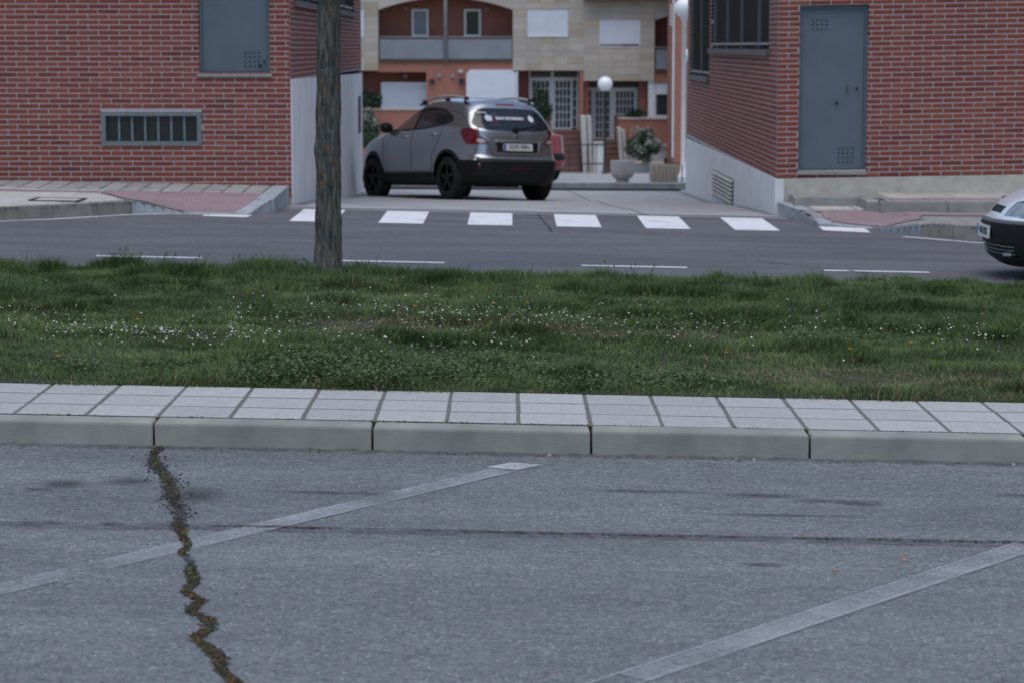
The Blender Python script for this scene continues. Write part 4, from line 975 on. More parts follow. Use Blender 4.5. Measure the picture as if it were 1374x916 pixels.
# ------------------------------------------------------------------ grass, weeds, daisies, moss
def sz(x, y): return soil_z(x, y)
r = np.random.default_rng(21); N = 770000
gx = r.uniform(-7.0, 7.0, N); gy = 12.02 + (18.92 - 12.02) * r.random(N)
k = np.abs(gx) < .225 * gy + 2.3; gx, gy = gx[k], gy[k]
def fields(x, y):
    tall = .45 * vnoise(x, y * 1.5, 1.7, 6, 3) + .55 * vnoise(x, y * 1.6, 2.6, 41, 3); bare = vnoise(x + 40, y * 2.0, 1.0, 42, 4); fine = vnoise(x, y, 5.5, 43, 3)
    return tall, bare, fine
tall, bare, fine = fields(gx, gy)
dry = np.exp(-(((gx - .55) / 1.0) ** 2 + ((gy - 14.45) / .22) ** 2)) + .8 * np.exp(-(((gx + .9) / .5) ** 2 + ((gy - 14.6) / .2) ** 2)) + .5 * np.exp(-(((gx - 1.6) / .7) ** 2 + ((gy - 12.9) / .25) ** 2)) + .45 * np.exp(-(((gx - 2.4) / .9) ** 2 + ((gy - 12.8) / .4) ** 2))
edge_n = np.clip((gy - 12.05) / .25, 0, 1)
keepp = r.random(len(gx)) < np.clip(1.3 - .6 * np.clip(dry, 0, 1) - .2 * np.clip(bare - .6, 0, 1) * 3, .3, 1)
gx, gy, tall, bare, fine, dry, edge_n = [q[keepp] for q in (gx, gy, tall, bare, fine, dry, edge_n)]
n = len(gx)
hgt = (.030 + .080 * smooth01(.46, .74, tall) + .028 * (fine - .4)) * (.5 + .5 * edge_n) * (1 - .55 * np.clip(dry, 0, 1)) * (.6 + .7 * r.random(n))
hgt *= 1 + .35 * np.exp(-((gy - 18.3) / .35) ** 2)
hgt *= 1 - .3 * np.clip((gy - 18.6) / .3, 0, 1)
hgt = np.clip(hgt, .010, .16) * np.where(r.random(n) < .015, 1.7, 1)
ang = r.random(n) * 2 * np.pi; comb = vnoise(gx, gy, 1.6, 44) * 12.6; ang = np.where(r.random(n) < .55, comb + r.normal(size=n) * .5, ang)
ang = np.where((gy < 12.14) & (r.random(n) < .6), -np.pi / 2 + r.normal(size=n) * .5, ang); lean = .55 + .85 * r.random(n); wd = .0011 + .0014 * r.random(n); face = r.random(n) * np.pi
bx, by = gx, gy; bz = sz(gx, gy) - .004
ex, ey = np.cos(ang), np.sin(ang); fx, fy = np.cos(face) * wd, np.sin(face) * wd
V = np.empty((n, 5, 3))
for q, (s, h, l) in enumerate(((-1, 0, 0), (1, 0, 0), (-.85, .6, .28), (.85, .6, .28), (0, 1, 1))):
    V[:, q, 0] = bx + s * fx + ex * hgt * lean * l * .75; V[:, q, 1] = by + s * fy + ey * hgt * lean * l * .75; V[:, q, 2] = bz + hgt * h * np.sqrt(np.clip(1 - .32 * lean ** 2 * l, .3, 1))
F = (np.arange(n)[:, None, None] * 5 + np.array([(0, 1, 2), (2, 1, 3), (2, 3, 4)])[None]).reshape(-1, 3)
cA, cB, cC, cD = np.array((.038, .072, .020)), np.array((.098, .155, .044)), np.array((.185, .240, .088)), np.array((.30, .245, .14))
u = np.clip(.15 + fine * .8 + .25 * (vnoise(gx, gy * 1.5, 1.4, 46, 3) - .5) * 2 - .28 * smooth01(.5, .72, tall) + .2 * r.normal(size=n), 0, 1)[:, None]
col = np.where(u < .5, cA + (cB - cA) * u * 2, cB + (cC - cB) * (u * 2 - 1))
blu = smooth01(.5, .75, vnoise(gx + 9, gy * 1.5, .8, 45))[:, None]; col = col * (1 - .35 * blu) + np.array((.062, .115, .055)) * .35 * blu
dm = np.clip(dry + .12 * smooth01(.55, .8, bare) + .30 * (1 - edge_n) + .015, 0, 1) * .75; pick = (r.random(n) < dm)[:, None]; col = np.where(pick, cD * (.6 + .6 * r.random((n, 1))), col)
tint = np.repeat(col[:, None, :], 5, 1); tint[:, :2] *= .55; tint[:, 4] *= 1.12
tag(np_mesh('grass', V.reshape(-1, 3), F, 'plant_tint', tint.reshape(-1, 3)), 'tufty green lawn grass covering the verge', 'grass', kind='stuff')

# taller wild stems at the far edge of the verge
tall_spots = [(-3.05, 18.5, .30), (-2.95, 18.55, .22), (-2.62, 18.5, .24), (-2.66, 18.6, .18), (-2.35, 18.4, .20), (-2.1, 18.5, .18), (.72, 18.2, .22), (.92, 18.3, .2), (1.05, 18.3, .17), (3.55, 16.4, .22), (1.85, 18.4, .15)]
m = MB()
for x, y, h in tall_spots:
    z = float(sz(np.array([x]), np.array([y]))[0])
    for q in range(6):
        a = random.uniform(0, 6.28); l = random.uniform(.1, .4) * h; hh_ = h * random.uniform(.6, 1)
        p0 = (x + random.uniform(-.03, .03), y, z); p2 = (p0[0] + math.cos(a) * l, p0[1] + math.sin(a) * l, z + hh_ * .62); p1 = ((p0[0] * .7 + p2[0] * .3), (p0[1] * .7 + p2[1] * .3), z + hh_ * .4)
        m.tube([p0, p1, p2], [.0020, .0016, .0009], 4)
        if q < 2: m.tube([p2, (p2[0] + .004, p2[1], p2[2] + .03)], [.006, .002], 5)
tag(m.build('wild_stems', 'leaf_mid'), 'thin tall seed stems rising above the grass at the street edge', 'weeds', kind='stuff')

# broad-leaved weeds along the walk
spots = [(-1.05, 12.55, .34, 900), (-.55, 12.5, .30, 520), (-.78, 12.2, .25, 340), (-1.25, 12.25, .22, 260), (-1.75, 12.65, .3, 260), (-.28, 12.5, .25, 260), (-.10, 12.75, .35, 240), (.55, 12.55, .38, 330), (.9, 12.5, .25, 260), (.30, 12.35, .2, 160), (1.1, 14.9, .5, 200), (-.2, 13.2, .3, 160), (-1.5, 14.4, .5, 200), (.6, 16.2, .8, 200), (2.1, 14.6, .6, 200), (-2.4, 12.6, .3, 160)]
PX = []; SZ = []; CT = []
for x, y, s, c in spots:
    c = int(c * 2.2)
    p = np.stack([x + r.normal(size=c) * s * .55, np.clip(y + r.normal(size=c) * s * .45, 12.07, 18)], 1); PX.append(p); SZ.append(.005 + .008 * r.random(c)); CT.append(np.full(c, s))
P = np.concatenate(PX); s = np.concatenate(SZ); n = len(P)
z = sz(P[:, 0], P[:, 1]) + .005 + .055 * r.random(n) ** 1.4 * np.where((np.abs(P[:, 0] + .85) < .6), 1.7, 1)
yaw = r.random(n) * 6.283; til = r.normal(size=n) * .45
tv = np.stack([np.cos(yaw) * np.cos(til), np.sin(yaw) * np.cos(til), np.sin(til)], 1); bv = np.stack([-np.sin(yaw), np.cos(yaw), .35 * r.normal(size=n)], 1)
B = np.stack([P[:, 0], P[:, 1], z], 1); V = np.empty((n, 7, 3)); nz = np.array((0, 0, 1))
for q, (a, b, c) in enumerate(((-1, 0, 0), (-.45, .62, .12), (.45, .72, .15), (1, 0, -.1), (.45, -.72, .15), (-.45, -.62, .12), (0, 0, -.06))):
    V[:, q] = B + tv * (a * s)[:, None] + bv * (b * s)[:, None] + nz * (c * s)[:, None]
F = (np.arange(n)[:, None, None] * 7 + np.array([(6, i, (i + 1) % 6) for i in range(6)])[None]).reshape(-1, 3)
col = np.array((.042, .080, .028)) + (np.array((.115, .165, .070)) - np.array((.042, .080, .028))) * r.random((n, 1)); col = np.where(r.random((n, 1)) < .015, np.array((.16, .12, .05)), col)
tag(np_mesh('broadleaf_weeds', V.reshape(-1, 3), F, 'plant_tint', np.repeat(col, 7, 0)), 'low broad-leaved weeds bunched along the edge of the tiled walk', 'weeds', kind='stuff')

# daisies in drifts
drifts = [(-2.2, 13.65, .28, .10, 110), (-1.9, 13.8, .3, .1, 60), (-1.55, 13.6, .25, .12, 50), (-1.2, 14.3, .5, .3, 60), (-3.0, 14.55, .3, .15, 55), (-2.75, 13.9, .2, .12, 45), (-2.4, 13.35, .12, .06, 20), (-1.95, 13.35, .18, .06, 36), (-.85, 15.2, .6, .35, 120), (-.2, 15.1, .5, .2, 80), (0.0, 15.55, .5, .22, 55), (.25, 14.55, .42, .13, 140), (-.4, 14.3, .6, .25, 60), (-.6, 13.5, .5, .3, 60), (-.1, 13.6, .3, .12, 40), (.5, 13.9, .35, .15, 25), (1.35, 14.65, .4, .12, 45), (1.1, 13.9, .35, .1, 40), (1.75, 15.4, .3, .15, 22), (2.0, 15.0, .3, .1, 12), (2.55, 14.5, .22, .12, 50), (2.95, 14.4, .3, .2, 30), (3.35, 14.4, .3, .15, 40), (2.8, 14.0, .3, .1, 16), (-1.2, 13.2, .4, .25, 40), (.9, 15.3, .5, .2, 16), (-.75, 17.0, .15, .05, 6), (3.7, 13.9, .3, .15, 24), (0, 15, 3.0, 1.2, 45)]
V = []; F = []; T = []
for x, y, sx, sy, c in drifts:
    for q in range(int(c * .72)):
        px, py = x + r.normal() * sx, y + r.normal() * sy * 1.5
        if not 12.1 < py < 18.6: continue
        z = float(sz(np.array([px]), np.array([py]))[0]) + r.uniform(.045, .085); rad = r.uniform(.0045, .0082); b0 = len(V)
        tl, ta = r.uniform(.1, .9), r.uniform(0, 6.28); nx, ny = math.cos(ta) * tl, math.sin(ta) * tl
        shade = r.uniform(.75, 1.0); petal = (.68 * shade, .67 * shade, .70 * shade) if r.random() > .12 else (.55, .38, .45)
        V.append((px, py, z + .003)); T.append((.62, .56, .40))
        for k in range(10):
            a = k * .6283; rr_ = rad * (1 if k % 2 == 0 else .72); ox, oy = math.cos(a) * rr_, math.sin(a) * rr_
            V.append((px + ox, py + oy, z - nx * ox - ny * oy)); T.append(petal)
        F += [(b0, b0 + 1 + k, b0 + 1 + (k + 1) % 10) for k in range(10)]
        V += [(px - .0012, py, z - .07), (px + .0012, py, z - .07), (px, py, z)]; T += [(.06, .10, .03)] * 3; F.append((len(V) - 3, len(V) - 2, len(V) - 1))
tag(np_mesh('daisies', np.array(V), np.array(F), 'plant_tint', np.array(T)), 'drifts of tiny white daisies scattered through the grass', 'daisies', kind='stuff')

# a few dandelions, each its own
for k, (x, y, w) in enumerate([(-2.17, 13.95, 'by a drift of daisies'), (-.60, 14.85, 'in the grass'), (.10, 15.35, 'in the grass'), (-.12, 15.2, 'in the grass'), (1.18, 13.22, 'in the grass'), (1.88, 13.35, 'in the grass'), (2.28, 13.75, 'in the grass'), (-2.35, 12.45, 'in the grass'), (2.95, 15.1, 'in the grass')]):
    z = float(sz(np.array([x]), np.array([y]))[0]); d = empty('dandelion', (x, y, z), 'single small yellow dandelion in the grass', 'flower', 'yellow dandelions in the grass')
    MB().tube([(x, y, z - .01), (x + .004, y, z + .05), (x, y, z + .085)], .0018, 5).build('stalk', 'leaf_mid', d)
    fl = MB()
    for ring, (rd, hz_) in enumerate(((.015, .0), (.011, .004), (.006, .007))):
        for q in range(12):
            a = q * .5236 + ring * .26; c, s_ = math.cos(a), math.sin(a)
            fl.add([(x + c * .001, y + s_ * .001, z + .086 + hz_), (x + c * rd * .6 - s_ * .003, y + s_ * rd * .6 + c * .003, z + .09 + hz_), (x + c * rd, y + s_ * rd, z + .091 + hz_), (x + c * rd * .6 + s_ * .003, y + s_ * rd * .6 - c * .003, z + .09 + hz_)], [(0, 1, 2, 3)])
    fl.build('flower_head', 'dandelion', d)

# moss and small weeds in the crack, the seam and the joints of the walk
def lumps(name, pts, sizes, cols, parent=None):
    n = len(pts); base = np.array([(1, 0, 0), (.5, .87, 0), (-.5, .87, 0), (-1, 0, 0), (-.5, -.87, 0), (.5, -.87, 0), (0, 0, 1)])
    rot = r.random(n) * 6.28; sc = sizes[:, None] * (.6 + .8 * r.random((n, 7))); c, s_ = np.cos(rot), np.sin(rot)
    V = np.empty((n, 7, 3)); V[:, :, 0] = pts[:, 0:1] + (base[:, 0] * c[:, None] - base[:, 1] * s_[:, None]) * sc; V[:, :, 1] = pts[:, 1:2] + (base[:, 0] * s_[:, None] + base[:, 1] * c[:, None]) * sc * .8
    V[:, :, 2] = pts[:, 2:3] + base[:, 2] * sc * .9 - .001
    V[:, 6, 0] += r.normal(size=n) * sizes * .6; V[:, 6, 1] += r.normal(size=n) * sizes * .6
    F = (np.arange(n)[:, None, None] * 7 + np.array([(6, i, (i + 1) % 6) for i in range(6)])[None]).reshape(-1, 3)
    return np_mesh(name, V.reshape(-1, 3), F, 'moss_tint', np.repeat(cols, 7, 0), parent=parent)
CP = np.array(CRACK); seg = np.hypot(*np.diff(CP, axis=0).T); cs = np.concatenate([[0], np.cumsum(seg)])
n = 7500; u = r.random(n) * cs[-1]; cl = vnoise(u, u * 0, 5.2, 51, 3); k = r.random(n) < smooth01(.25, .60, cl) * np.where(u < 1.5, .30, .8); u = u[k]; n = len(u)
w = np.interp(u, cs, CRW) * np.where(u < 1.5, .50, .55)
x = np.interp(u, cs, CP[:, 0]) + r.normal(size=n) * w * .5; y = np.interp(u, cs, CP[:, 1]) + r.normal(size=n) * w * .35
kind = (vnoise(u + 7, u * 0 + 3, 8.0, 52, 2) + .10 * r.normal(size=n))[:, None]
cg, cy_, cr_, cb = np.array((.034, .046, .022)), np.array((.085, .085, .032)), np.array((.125, .040, .024)), np.array((.020, .019, .016))
col = np.where(kind < .42, cg, np.where(kind < .52, cy_, np.where(kind < .68, cr_ * np.where(u[:, None] > 1.6, 1, .5), cg * .8))); alt = r.random((n, 1)); col = np.where(alt < .30, cb, np.where(alt > .9, cy_ * .8, col)) * (.6 + .7 * r.random((n, 1)))
xs_ = r.normal(size=330); us_ = r.random(330) ** .8 * 1.9; ex_ = np.interp(us_, cs, CP[:, 0]) + xs_ * np.interp(us_, [0, .8, 1.9], [.03, .04, .02]); ey_ = np.interp(us_, cs, CP[:, 1]) + r.normal(size=330) * .05
k_ = ey_ < 10.9; ex_, ey_ = ex_[k_], ey_[k_]; x = np.concatenate([x, ex_]); y = np.concatenate([y, ey_]); col = np.concatenate([col, np.array((.030, .030, .026)) * (.5 + 1.3 * r.random((len(ex_), 1)))]); n = len(x)
a1 = lumps('moss', np.stack([x, y, lot_z(x, y) + .004], 1), .002 + .006 * r.random(n), col)
tag(a1, 'moss and tiny red and green weeds growing along the jagged asphalt crack', 'moss', kind='stuff')
n = 700; x = r.uniform(-2.4, 2.4, n); k = vnoise(x, x * 0, 2.2, 61, 2) > .47; x = x[k]; n = len(x); y = np.interp(x, [-9, -1.9, -1.2, 0, .6, 1.4, 9], [9.10, 9.10, 9.115, 9.10, 9.095, 9.10, 9.08]) + r.normal(size=n) * .005
col = np.where(r.random((n, 1)) < .35, np.array((.14, .05, .025)), np.array((.07, .065, .025))) * (.5 + r.random((n, 1)))
tag(lumps('moss', np.stack([x, y, lot_z(x, y) + .005], 1), .002 + .004 * r.random(n), col), 'sparse brown moss in the straight seam across the asphalt', 'moss', kind='stuff')
x = []; y = []
for q in range(46):
    xc = r.uniform(-3.2, 3.2); c = r.integers(6, 40); x += list(xc + r.normal(size=c) * .05); y += list(11.076 + r.normal(size=c) * .007)
for k_ in range(-9, 9):
    if r.random() < .65:
        c = r.integers(10, 50); x += list(.197 + .16675 + k_ * .3335 + r.normal(size=c) * .004); y += list(r.choice([11.2, 11.5, 11.9]) + r.normal(size=c) * .16)
x = np.array(x); y = np.clip(np.array(y), 11.06, 12.03); n = len(x); col = np.where(r.random((n, 1)) < .4, np.array((.13, .13, .045)), np.array((.05, .06, .025))) * (.5 + .8 * r.random((n, 1)))
tag(lumps('moss', np.stack([x, y, .110 + GR * x], 1), .004 + .006 * r.random(n), col), 'small tufts of moss in the joints of the tiled walk', 'moss', kind='stuff')
# grit and leaf litter at the foot of the near kerb
n = 420; x = r.uniform(-3.5, 3.5, n); y = 10.905 - np.abs(r.normal(size=n)) * .05; col = np.array((.10, .095, .085)) * (.3 + 1.5 * r.random((n, 1)))
tag(lumps('grit', np.stack([x, y, lot_z(x, y) + .002], 1), .002 + .004 * r.random(n), col), 'fine grit swept against the foot of the near kerb', 'grit', kind='stuff')
def bit(x, y, sx, sy, h, yaw, mat, label, cat, group):
    m = MB(); k_ = 7
    prof = [(1, 0), (.95, .5), (.55, 1), (0, 1.05)]
    for rd, hz_ in prof[:3]:
        m.v += [(x + (math.cos(q * 6.283 / k_) * sx * rd) * math.cos(yaw) - math.sin(q * 6.283 / k_) * sy * rd * math.sin(yaw), y + math.cos(q * 6.283 / k_) * sx * rd * math.sin(yaw) + math.sin(q * 6.283 / k_) * sy * rd * math.cos(yaw), GR * x + .0008 + hz_ * h) for q in range(k_)]
    m.f += [(a + i_, a + (i_ + 1) % k_, a + k_ + (i_ + 1) % k_, a + k_ + i_) for a in (0, k_) for i_ in range(k_)] + [tuple(range(2 * k_, 3 * k_))]
    m.build(cat.replace(' ', '_'), mat, None, label=label, cat=cat, group=group)
bit(1.16, 8.52, .014, .009, .008, .4, 'litter_brown', 'small brown pebble lying on the asphalt between bay line and seam', 'pebble', None)
bit(1.44, 8.72, .018, .006, .007, -.2, 'litter_brown', 'stub of brown litter on the asphalt beside the bay line', 'litter', None)
for x, y in ((1.02, 10.87), (1.10, 10.86), (.17, 10.86), (2.28, 10.87)): bit(x, y, .012, .008, .009, random.uniform(0, 3), 'pebble', 'pale pebble at the foot of the near kerb', 'pebble', 'pale pebbles along the near kerb')

# ------------------------------------------------------------------ cars
def interp_smooth(t, ts, ys):
    """monotone cubic through the control rows"""
    ts = np.array(ts, float); ys = np.array(ys, float); h = np.diff(ts); d = np.diff(ys) / h; m = np.zeros(len(ts)); m[0], m[-1] = d[0], d[-1]
    for i in range(1, len(ts) - 1): m[i] = 0 if d[i - 1] * d[i] <= 0 else 2 * d[i - 1] * d[i] / (d[i - 1] + d[i])
    i = np.clip(np.searchsorted(ts, t) - 1, 0, len(h) - 1); s = (t - ts[i]) / h[i]
    return ys[i] * (2 * s ** 3 - 3 * s ** 2 + 1) + m[i] * h[i] * (s ** 3 - 2 * s ** 2 + s) + ys[i + 1] * (-2 * s ** 3 + 3 * s ** 2) + m[i + 1] * h[i] * (s ** 3 - s ** 2)
class Shell:
    """a car body as stacked outlines: rows (z, x rear, x front, half width, squareness rear, squareness front), closed by a crowned roof.
    x runs from the rear bumper forwards, y to the car's left"""
    def __init__(s, rows, crown, cols=150, dens=95, bumps=(), lift=None):
        rows = np.array(rows, float); t = np.zeros(len(rows))
        for i in range(1, len(rows)): t[i] = t[i - 1] + max(abs(rows[i, 0] - rows[i - 1, 0]), .6 * abs(rows[i, 1] - rows[i - 1, 1]), .6 * abs(rows[i, 2] - rows[i - 1, 2]))
        n = int(t[-1] * dens); tt = np.linspace(0, t[-1], n); q = [interp_smooth(tt, t, rows[:, k]) for k in range(6)]
        th = np.linspace(0, np.pi, 1400); V = []
        def ring(z, xr, xf, w, nr, nf):
            c, sn = np.cos(th), np.sin(th); a = (xf - xr) / 2; xc = (xf + xr) / 2
            e = np.where(c > 0, nr, nf); x = xc - a * np.sign(c) * np.abs(c) ** (2 / e); y = w * np.abs(sn) ** (2 / e)
            L = np.concatenate([[0], np.cumsum(np.hypot(np.diff(x), np.diff(y)))]); u = np.linspace(0, L[-1], cols)
            return np.stack([np.interp(u, L, x), np.interp(u, L, y), np.full(cols, z)], 1)
        for i in range(n): V.append(ring(*[k[i] for k in q]))
        top = V[-1].copy(); xm = (top[0, 0] + top[-1, 0]) / 2
        for k in np.linspace(0, 1, 26)[1:]:
            p = top.copy(); kk = 1 - k; p[:, 1] *= kk; p[:, 0] = xm + (top[:, 0] - xm) * (kk + (1 - kk) * .82); p[:, 2] += crown * (1 - kk ** 2.2); V.append(p)
        V = np.array(V)
        if lift: V[..., 2] += lift[0] * smooth01(lift[1], lift[2], V[..., 0]) * (1 - smooth01(lift[3], lift[4], V[..., 0])) * smooth01(top[0, 2] - .12, top[0, 2], V[..., 2])
        for (bx, bz, br, amp) in bumps:
            d = np.hypot(V[..., 0] - bx, V[..., 2] - bz); V[..., 1] += np.where(V[..., 1] > .5, amp * np.exp(-(np.clip(d - br, 0, None) / .05) ** 2), 0)
        s.nr, s.nc = V.shape[:2]; s.V = V.reshape(-1, 3)
        i, j = np.meshgrid(np.arange(s.nr - 1), np.arange(s.nc - 1), indexing='ij'); a = (i * s.nc + j).ravel()
        s.F = np.stack([a, a + s.nc, a + s.nc + 1, a + 1], 1)
        P = s.V[s.F]; s.c = P.mean(1); nn = np.cross(P[:, 2] - P[:, 0], P[:, 3] - P[:, 1]); s.n = nn / np.maximum(np.linalg.norm(nn, axis=1), 1e-9)[:, None]
        if np.mean(s.n[:, 1]) < 0: s.n *= -1
        s.lab = np.full(len(s.F), 'body', dtype='<U24')
    def paint(s, name, mask, only=None):
        m = mask if only is None else mask & np.isin(s.lab, only); s.lab[m] = name
    def side(s, x, z):            # point of the left flank at (x, z)
        k = (s.V[:, 1] > .3); V = s.V[k]; i = np.argmin((V[:, 0] - x) ** 2 + (V[:, 2] - z) ** 2); return Vector(V[i])
    def back(s, y, z):
        k = (s.V[:, 0] < 1.2); V = s.V[k]; i = np.argmin((V[:, 1] - abs(y)) ** 2 + (V[:, 2] - z) ** 2); p = Vector(V[i]); p.y = y if abs(abs(y) - p.y) < .03 else math.copysign(p.y, y); return p
    def front(s, y, z, xmin):
        k = (s.V[:, 0] > xmin); V = s.V[k]; i = np.argmin((V[:, 1] - abs(y)) ** 2 + (V[:, 2] - z) ** 2); p = Vector(V[i]); p.y = math.copysign(p.y, y); return p
    def emit(s, root, mats, both, sided, inset=()):
        """one mesh per painted region; 'both' regions span the car, 'sided' ones give a left and a right object"""
        out = {}
        for name in dict.fromkeys(s.lab):
            if name == 'cut': continue
            F = s.F[s.lab == name]; us, inv = np.unique(F, return_inverse=True); V = s.V[us].copy(); G = inv.reshape(F.shape)
            if name in inset:
                nrm = np.zeros_like(V); fn = s.n[s.lab == name]
                for q in range(4): np.add.at(nrm, G[:, q], fn)
                V -= nrm / np.maximum(np.linalg.norm(nrm, axis=1), 1e-9)[:, None] * inset[name]
            Vr = V * np.array((1, -1, 1)); par = root; mat, nm = mats[name]
            if name in sided:
                for W_, G_ in ((V, G), (Vr, G[:, ::-1])): out.setdefault(name, []).append(np_mesh(nm, W_, G_, mat, parent=root, smooth=True))
            else:
                V2 = np.concatenate([V, Vr]); G2 = np.concatenate([G, G[:, ::-1] + len(V)]); me = np_mesh(nm, V2, G2, mat, parent=root, smooth=True)
                bm = bmesh.new(); bm.from_mesh(me.data); bmesh.ops.remove_doubles(bm, verts=bm.verts, dist=.0006); bmesh.ops.recalc_face_normals(bm, faces=bm.faces); bm.to_mesh(me.data); bm.free(); me.data.shade_smooth()
                out[name] = [me]
        return out
def wheel(root, x, y, r, w, sgn, rim_mat, spokes=5, rimr=.66):
    ty = MB().lathe([(r * rimr, -w / 2), (r * .90, -w / 2), (r * .975, -w * .42), (r, -w * .25), (r, w * .25), (r * .975, w * .42), (r * .90, w / 2), (r * rimr, w / 2)], 40, (x, y, r - .004), 'y').build('tyre', 'tyre', root, smooth=True)
    f = y + sgn * w * .40
    m = MB().lathe([(r * rimr, -w * .45), (r * rimr, w * .47), (r * (rimr - .06), w * .45), (r * (rimr - .08), -w * .1), (r * .2, -w * .1), (0, -w * .1)] if sgn > 0 else [(r * rimr, w * .45), (r * rimr, -w * .47), (r * (rimr - .06), -w * .45), (r * (rimr - .08), w * .1), (r * .2, w * .1), (0, w * .1)], 40, (x, y, r), 'y')
    for k in range(spokes):
        a = k * 2 * math.pi / spokes + .3; c, s_ = math.cos(a), math.sin(a); o = r * (rimr - .03); h = .035
        q = [(r * .08, -h), (o, -h * .7), (o, h * .7), (r * .08, h)]
        m.hexa([(x + u * c - v * s_, f - sgn * .02, r + u * s_ + v * c) for u, v in q] + [(x + u * c - v * s_, f + sgn * .008, r + u * s_ + v * c) for u, v in q])
    m.lathe([(0, sgn * .016), (r * .16, sgn * .014), (r * .18, -sgn * .02)], 16, (x, f, r), 'y')
    m.build('rim', rim_mat, ty, fix=True)
def wells(root, xs, r, ymax):
    for x in xs:
        for s_ in (-1, 1):
            m = MB()
            n = 20; pts = [(x + r * math.cos(math.pi * k / n), .30 + r * math.sin(math.pi * k / n)) for k in range(n + 1)]
            a, b = s_ * .46, s_ * (ymax - .03)
            for (p, q) in zip(pts, pts[1:]): m.add([(p[0], a, p[1]), (q[0], a, q[1]), (q[0], b, q[1]), (p[0], b, p[1])], [(0, 1, 2, 3)])
            m.add([(p[0], a, p[1]) for p in pts], [tuple(range(n + 1))])
            m.build('wheel_well', 'hole_black', root)
def seats(root, xs_front, x_rear, zf, w=.5):
    m = MB()
    for y in (-.37, .37):
        m.box(xs_front - .05, xs_front + .45, y - .25, y + .25, zf + .18, zf + .34).hexa([(xs_front - .13, y - .24, zf + .30), (xs_front + .03, y - .24, zf + .30), (xs_front + .03, y + .24, zf + .30), (xs_front - .13, y + .24, zf + .30), (xs_front - .33, y - .21, zf + .86), (xs_front - .22, y - .21, zf + .86), (xs_front - .22, y + .21, zf + .86), (xs_front - .33, y + .21, zf + .86)])
        m.box(xs_front - .34, xs_front - .25, y - .12, y + .12, zf + .88, zf + 1.03)
    m.box(x_rear - .05, x_rear + .45, -.62, .62, zf + .18, zf + .34).hexa([(x_rear - .15, -.62, zf + .3), (x_rear, -.62, zf + .3), (x_rear, .62, zf + .3), (x_rear - .15, .62, zf + .3), (x_rear - .33, -.58, zf + .82), (x_rear - .22, -.58, zf + .82), (x_rear - .22, .58, zf + .82), (x_rear - .33, .58, zf + .82)])
    m.build('seats', 'cabin', root, bevel=.02)
def text_on(root, s, size, M4, mat, name, bold=0):
    cu = bpy.data.curves.new(name, 'FONT'); cu.body = s; cu.size = size; cu.align_x = 'CENTER'; cu.align_y = 'CENTER'; cu.extrude = .001; cu.offset = bold; cu.resolution_u = 2
    tmp = bpy.data.objects.new('tmp_text', cu); C.objects.link(tmp)
    dg = bpy.context.evaluated_depsgraph_get(); me = bpy.data.meshes.new_from_object(tmp.evaluated_get(dg)); bpy.data.objects.remove(tmp); bpy.data.curves.remove(cu)
    me.transform(M4); me.materials.clear(); o = link(name, me, root, mat); return o
def frame_to(origin, right, up):
    right = Vector(right).normalized(); up = Vector(up); n = right.cross(up).normalized(); up = n.cross(right).normalized()
    m = Matrix((right, up, n)).transposed().to_4x4(); m.translation = Vector(origin); return m
def plate(root, M4, s, w=.52, h=.11):
    def q(x0, x1, y0, y1, z0, z1): 
        m = MB().box(x0, x1, y0, y1, z0, z1); m.v = [tuple(M4 @ Vector(p)) for p in m.v]; return m
    p = q(-w / 2, w / 2, -h / 2, h / 2, -.008, .004).build('licence_plate', 'plate_white', root, fix=True)
    q(-w / 2 + .004, -w / 2 + .045, -h / 2 + .004, h / 2 - .004, .004, .0055).build('plate_band', 'plate_blue', p, fix=True)
    if s: text_on(p, s, .088, M4 @ Matrix.Translation((.022, 0, .0055)), 'plate_ink', 'plate_text', .0015)
def stand(root_loc_xy, yaw, zf, wb=2.6, tr=1.5):
    """rest a car on a sloping surface: returns location and rotation with the car's origin (rear bumper, ground) given"""
    x, y = root_loc_xy; e = .5; Z = lambda a, b: float(zf(np.float64(a), np.float64(b)))
    up = Vector((-(Z(x + e, y) - Z(x - e, y)) / (2 * e), -(Z(x, y + e) - Z(x, y - e)) / (2 * e), 1)).normalized()
    f = Vector((math.cos(yaw), math.sin(yaw), 0)); f = (f - up * f.dot(up)).normalized(); l = up.cross(f)
    return Matrix((f, l, up)).transposed().to_euler()

def tubes_along(root, name, pts, r, mat, both=True):
    m = MB().tube(pts, r, 6)
    if both: m.tube([(p[0], -p[1], p[2]) for p in pts], r, 6)
    return m.build(name, mat, root, smooth=True)

# ---- the grey crossover in the driveway
WR, RA, FA = .345, .79, 3.42
suv = Shell([(.24, .16, 4.02, .74, 6, 5), (.30, .06, 4.18, .815, 6, 5), (.42, .0, 4.28, .862, 6, 4.6), (.60, -.005, 4.31, .878, 6, 4.4), (.64, .045, 4.30, .880, 6, 4.4), (.72, .075, 4.28, .884, 5.5, 4.2), (.86, .085, 4.20, .890, 5, 4), (.95, .10, 4.06, .886, 4.8, 4),
             (1.02, .125, 3.80, .874, 5.2, 4), (1.08, .155, 3.42, .856, 5.8, 4.4), (1.14, .20, 3.10, .832, 6.2, 5), (1.24, .285, 2.86, .785, 6.5, 5), (1.36, .385, 2.58, .722, 6.5, 5), (1.45, .46, 2.34, .668, 5.6, 5), (1.505, .50, 2.12, .615, 4.6, 4.5), (1.525, .53, 2.0, .575, 4.6, 4.5)], .062, 170, 110,
            bumps=((RA, WR, .40, .022), (FA, WR, .40, .022)), lift=(.055, .45, 1.5, 1.7, 2.6))
x, y, z = suv.c.T; nx, ny, nz = suv.n.T
for xa in (RA, FA):
    d = np.hypot(x - xa, z - WR)
    suv.paint('trim', (d < .455) & (y > .6) & (z < .80))
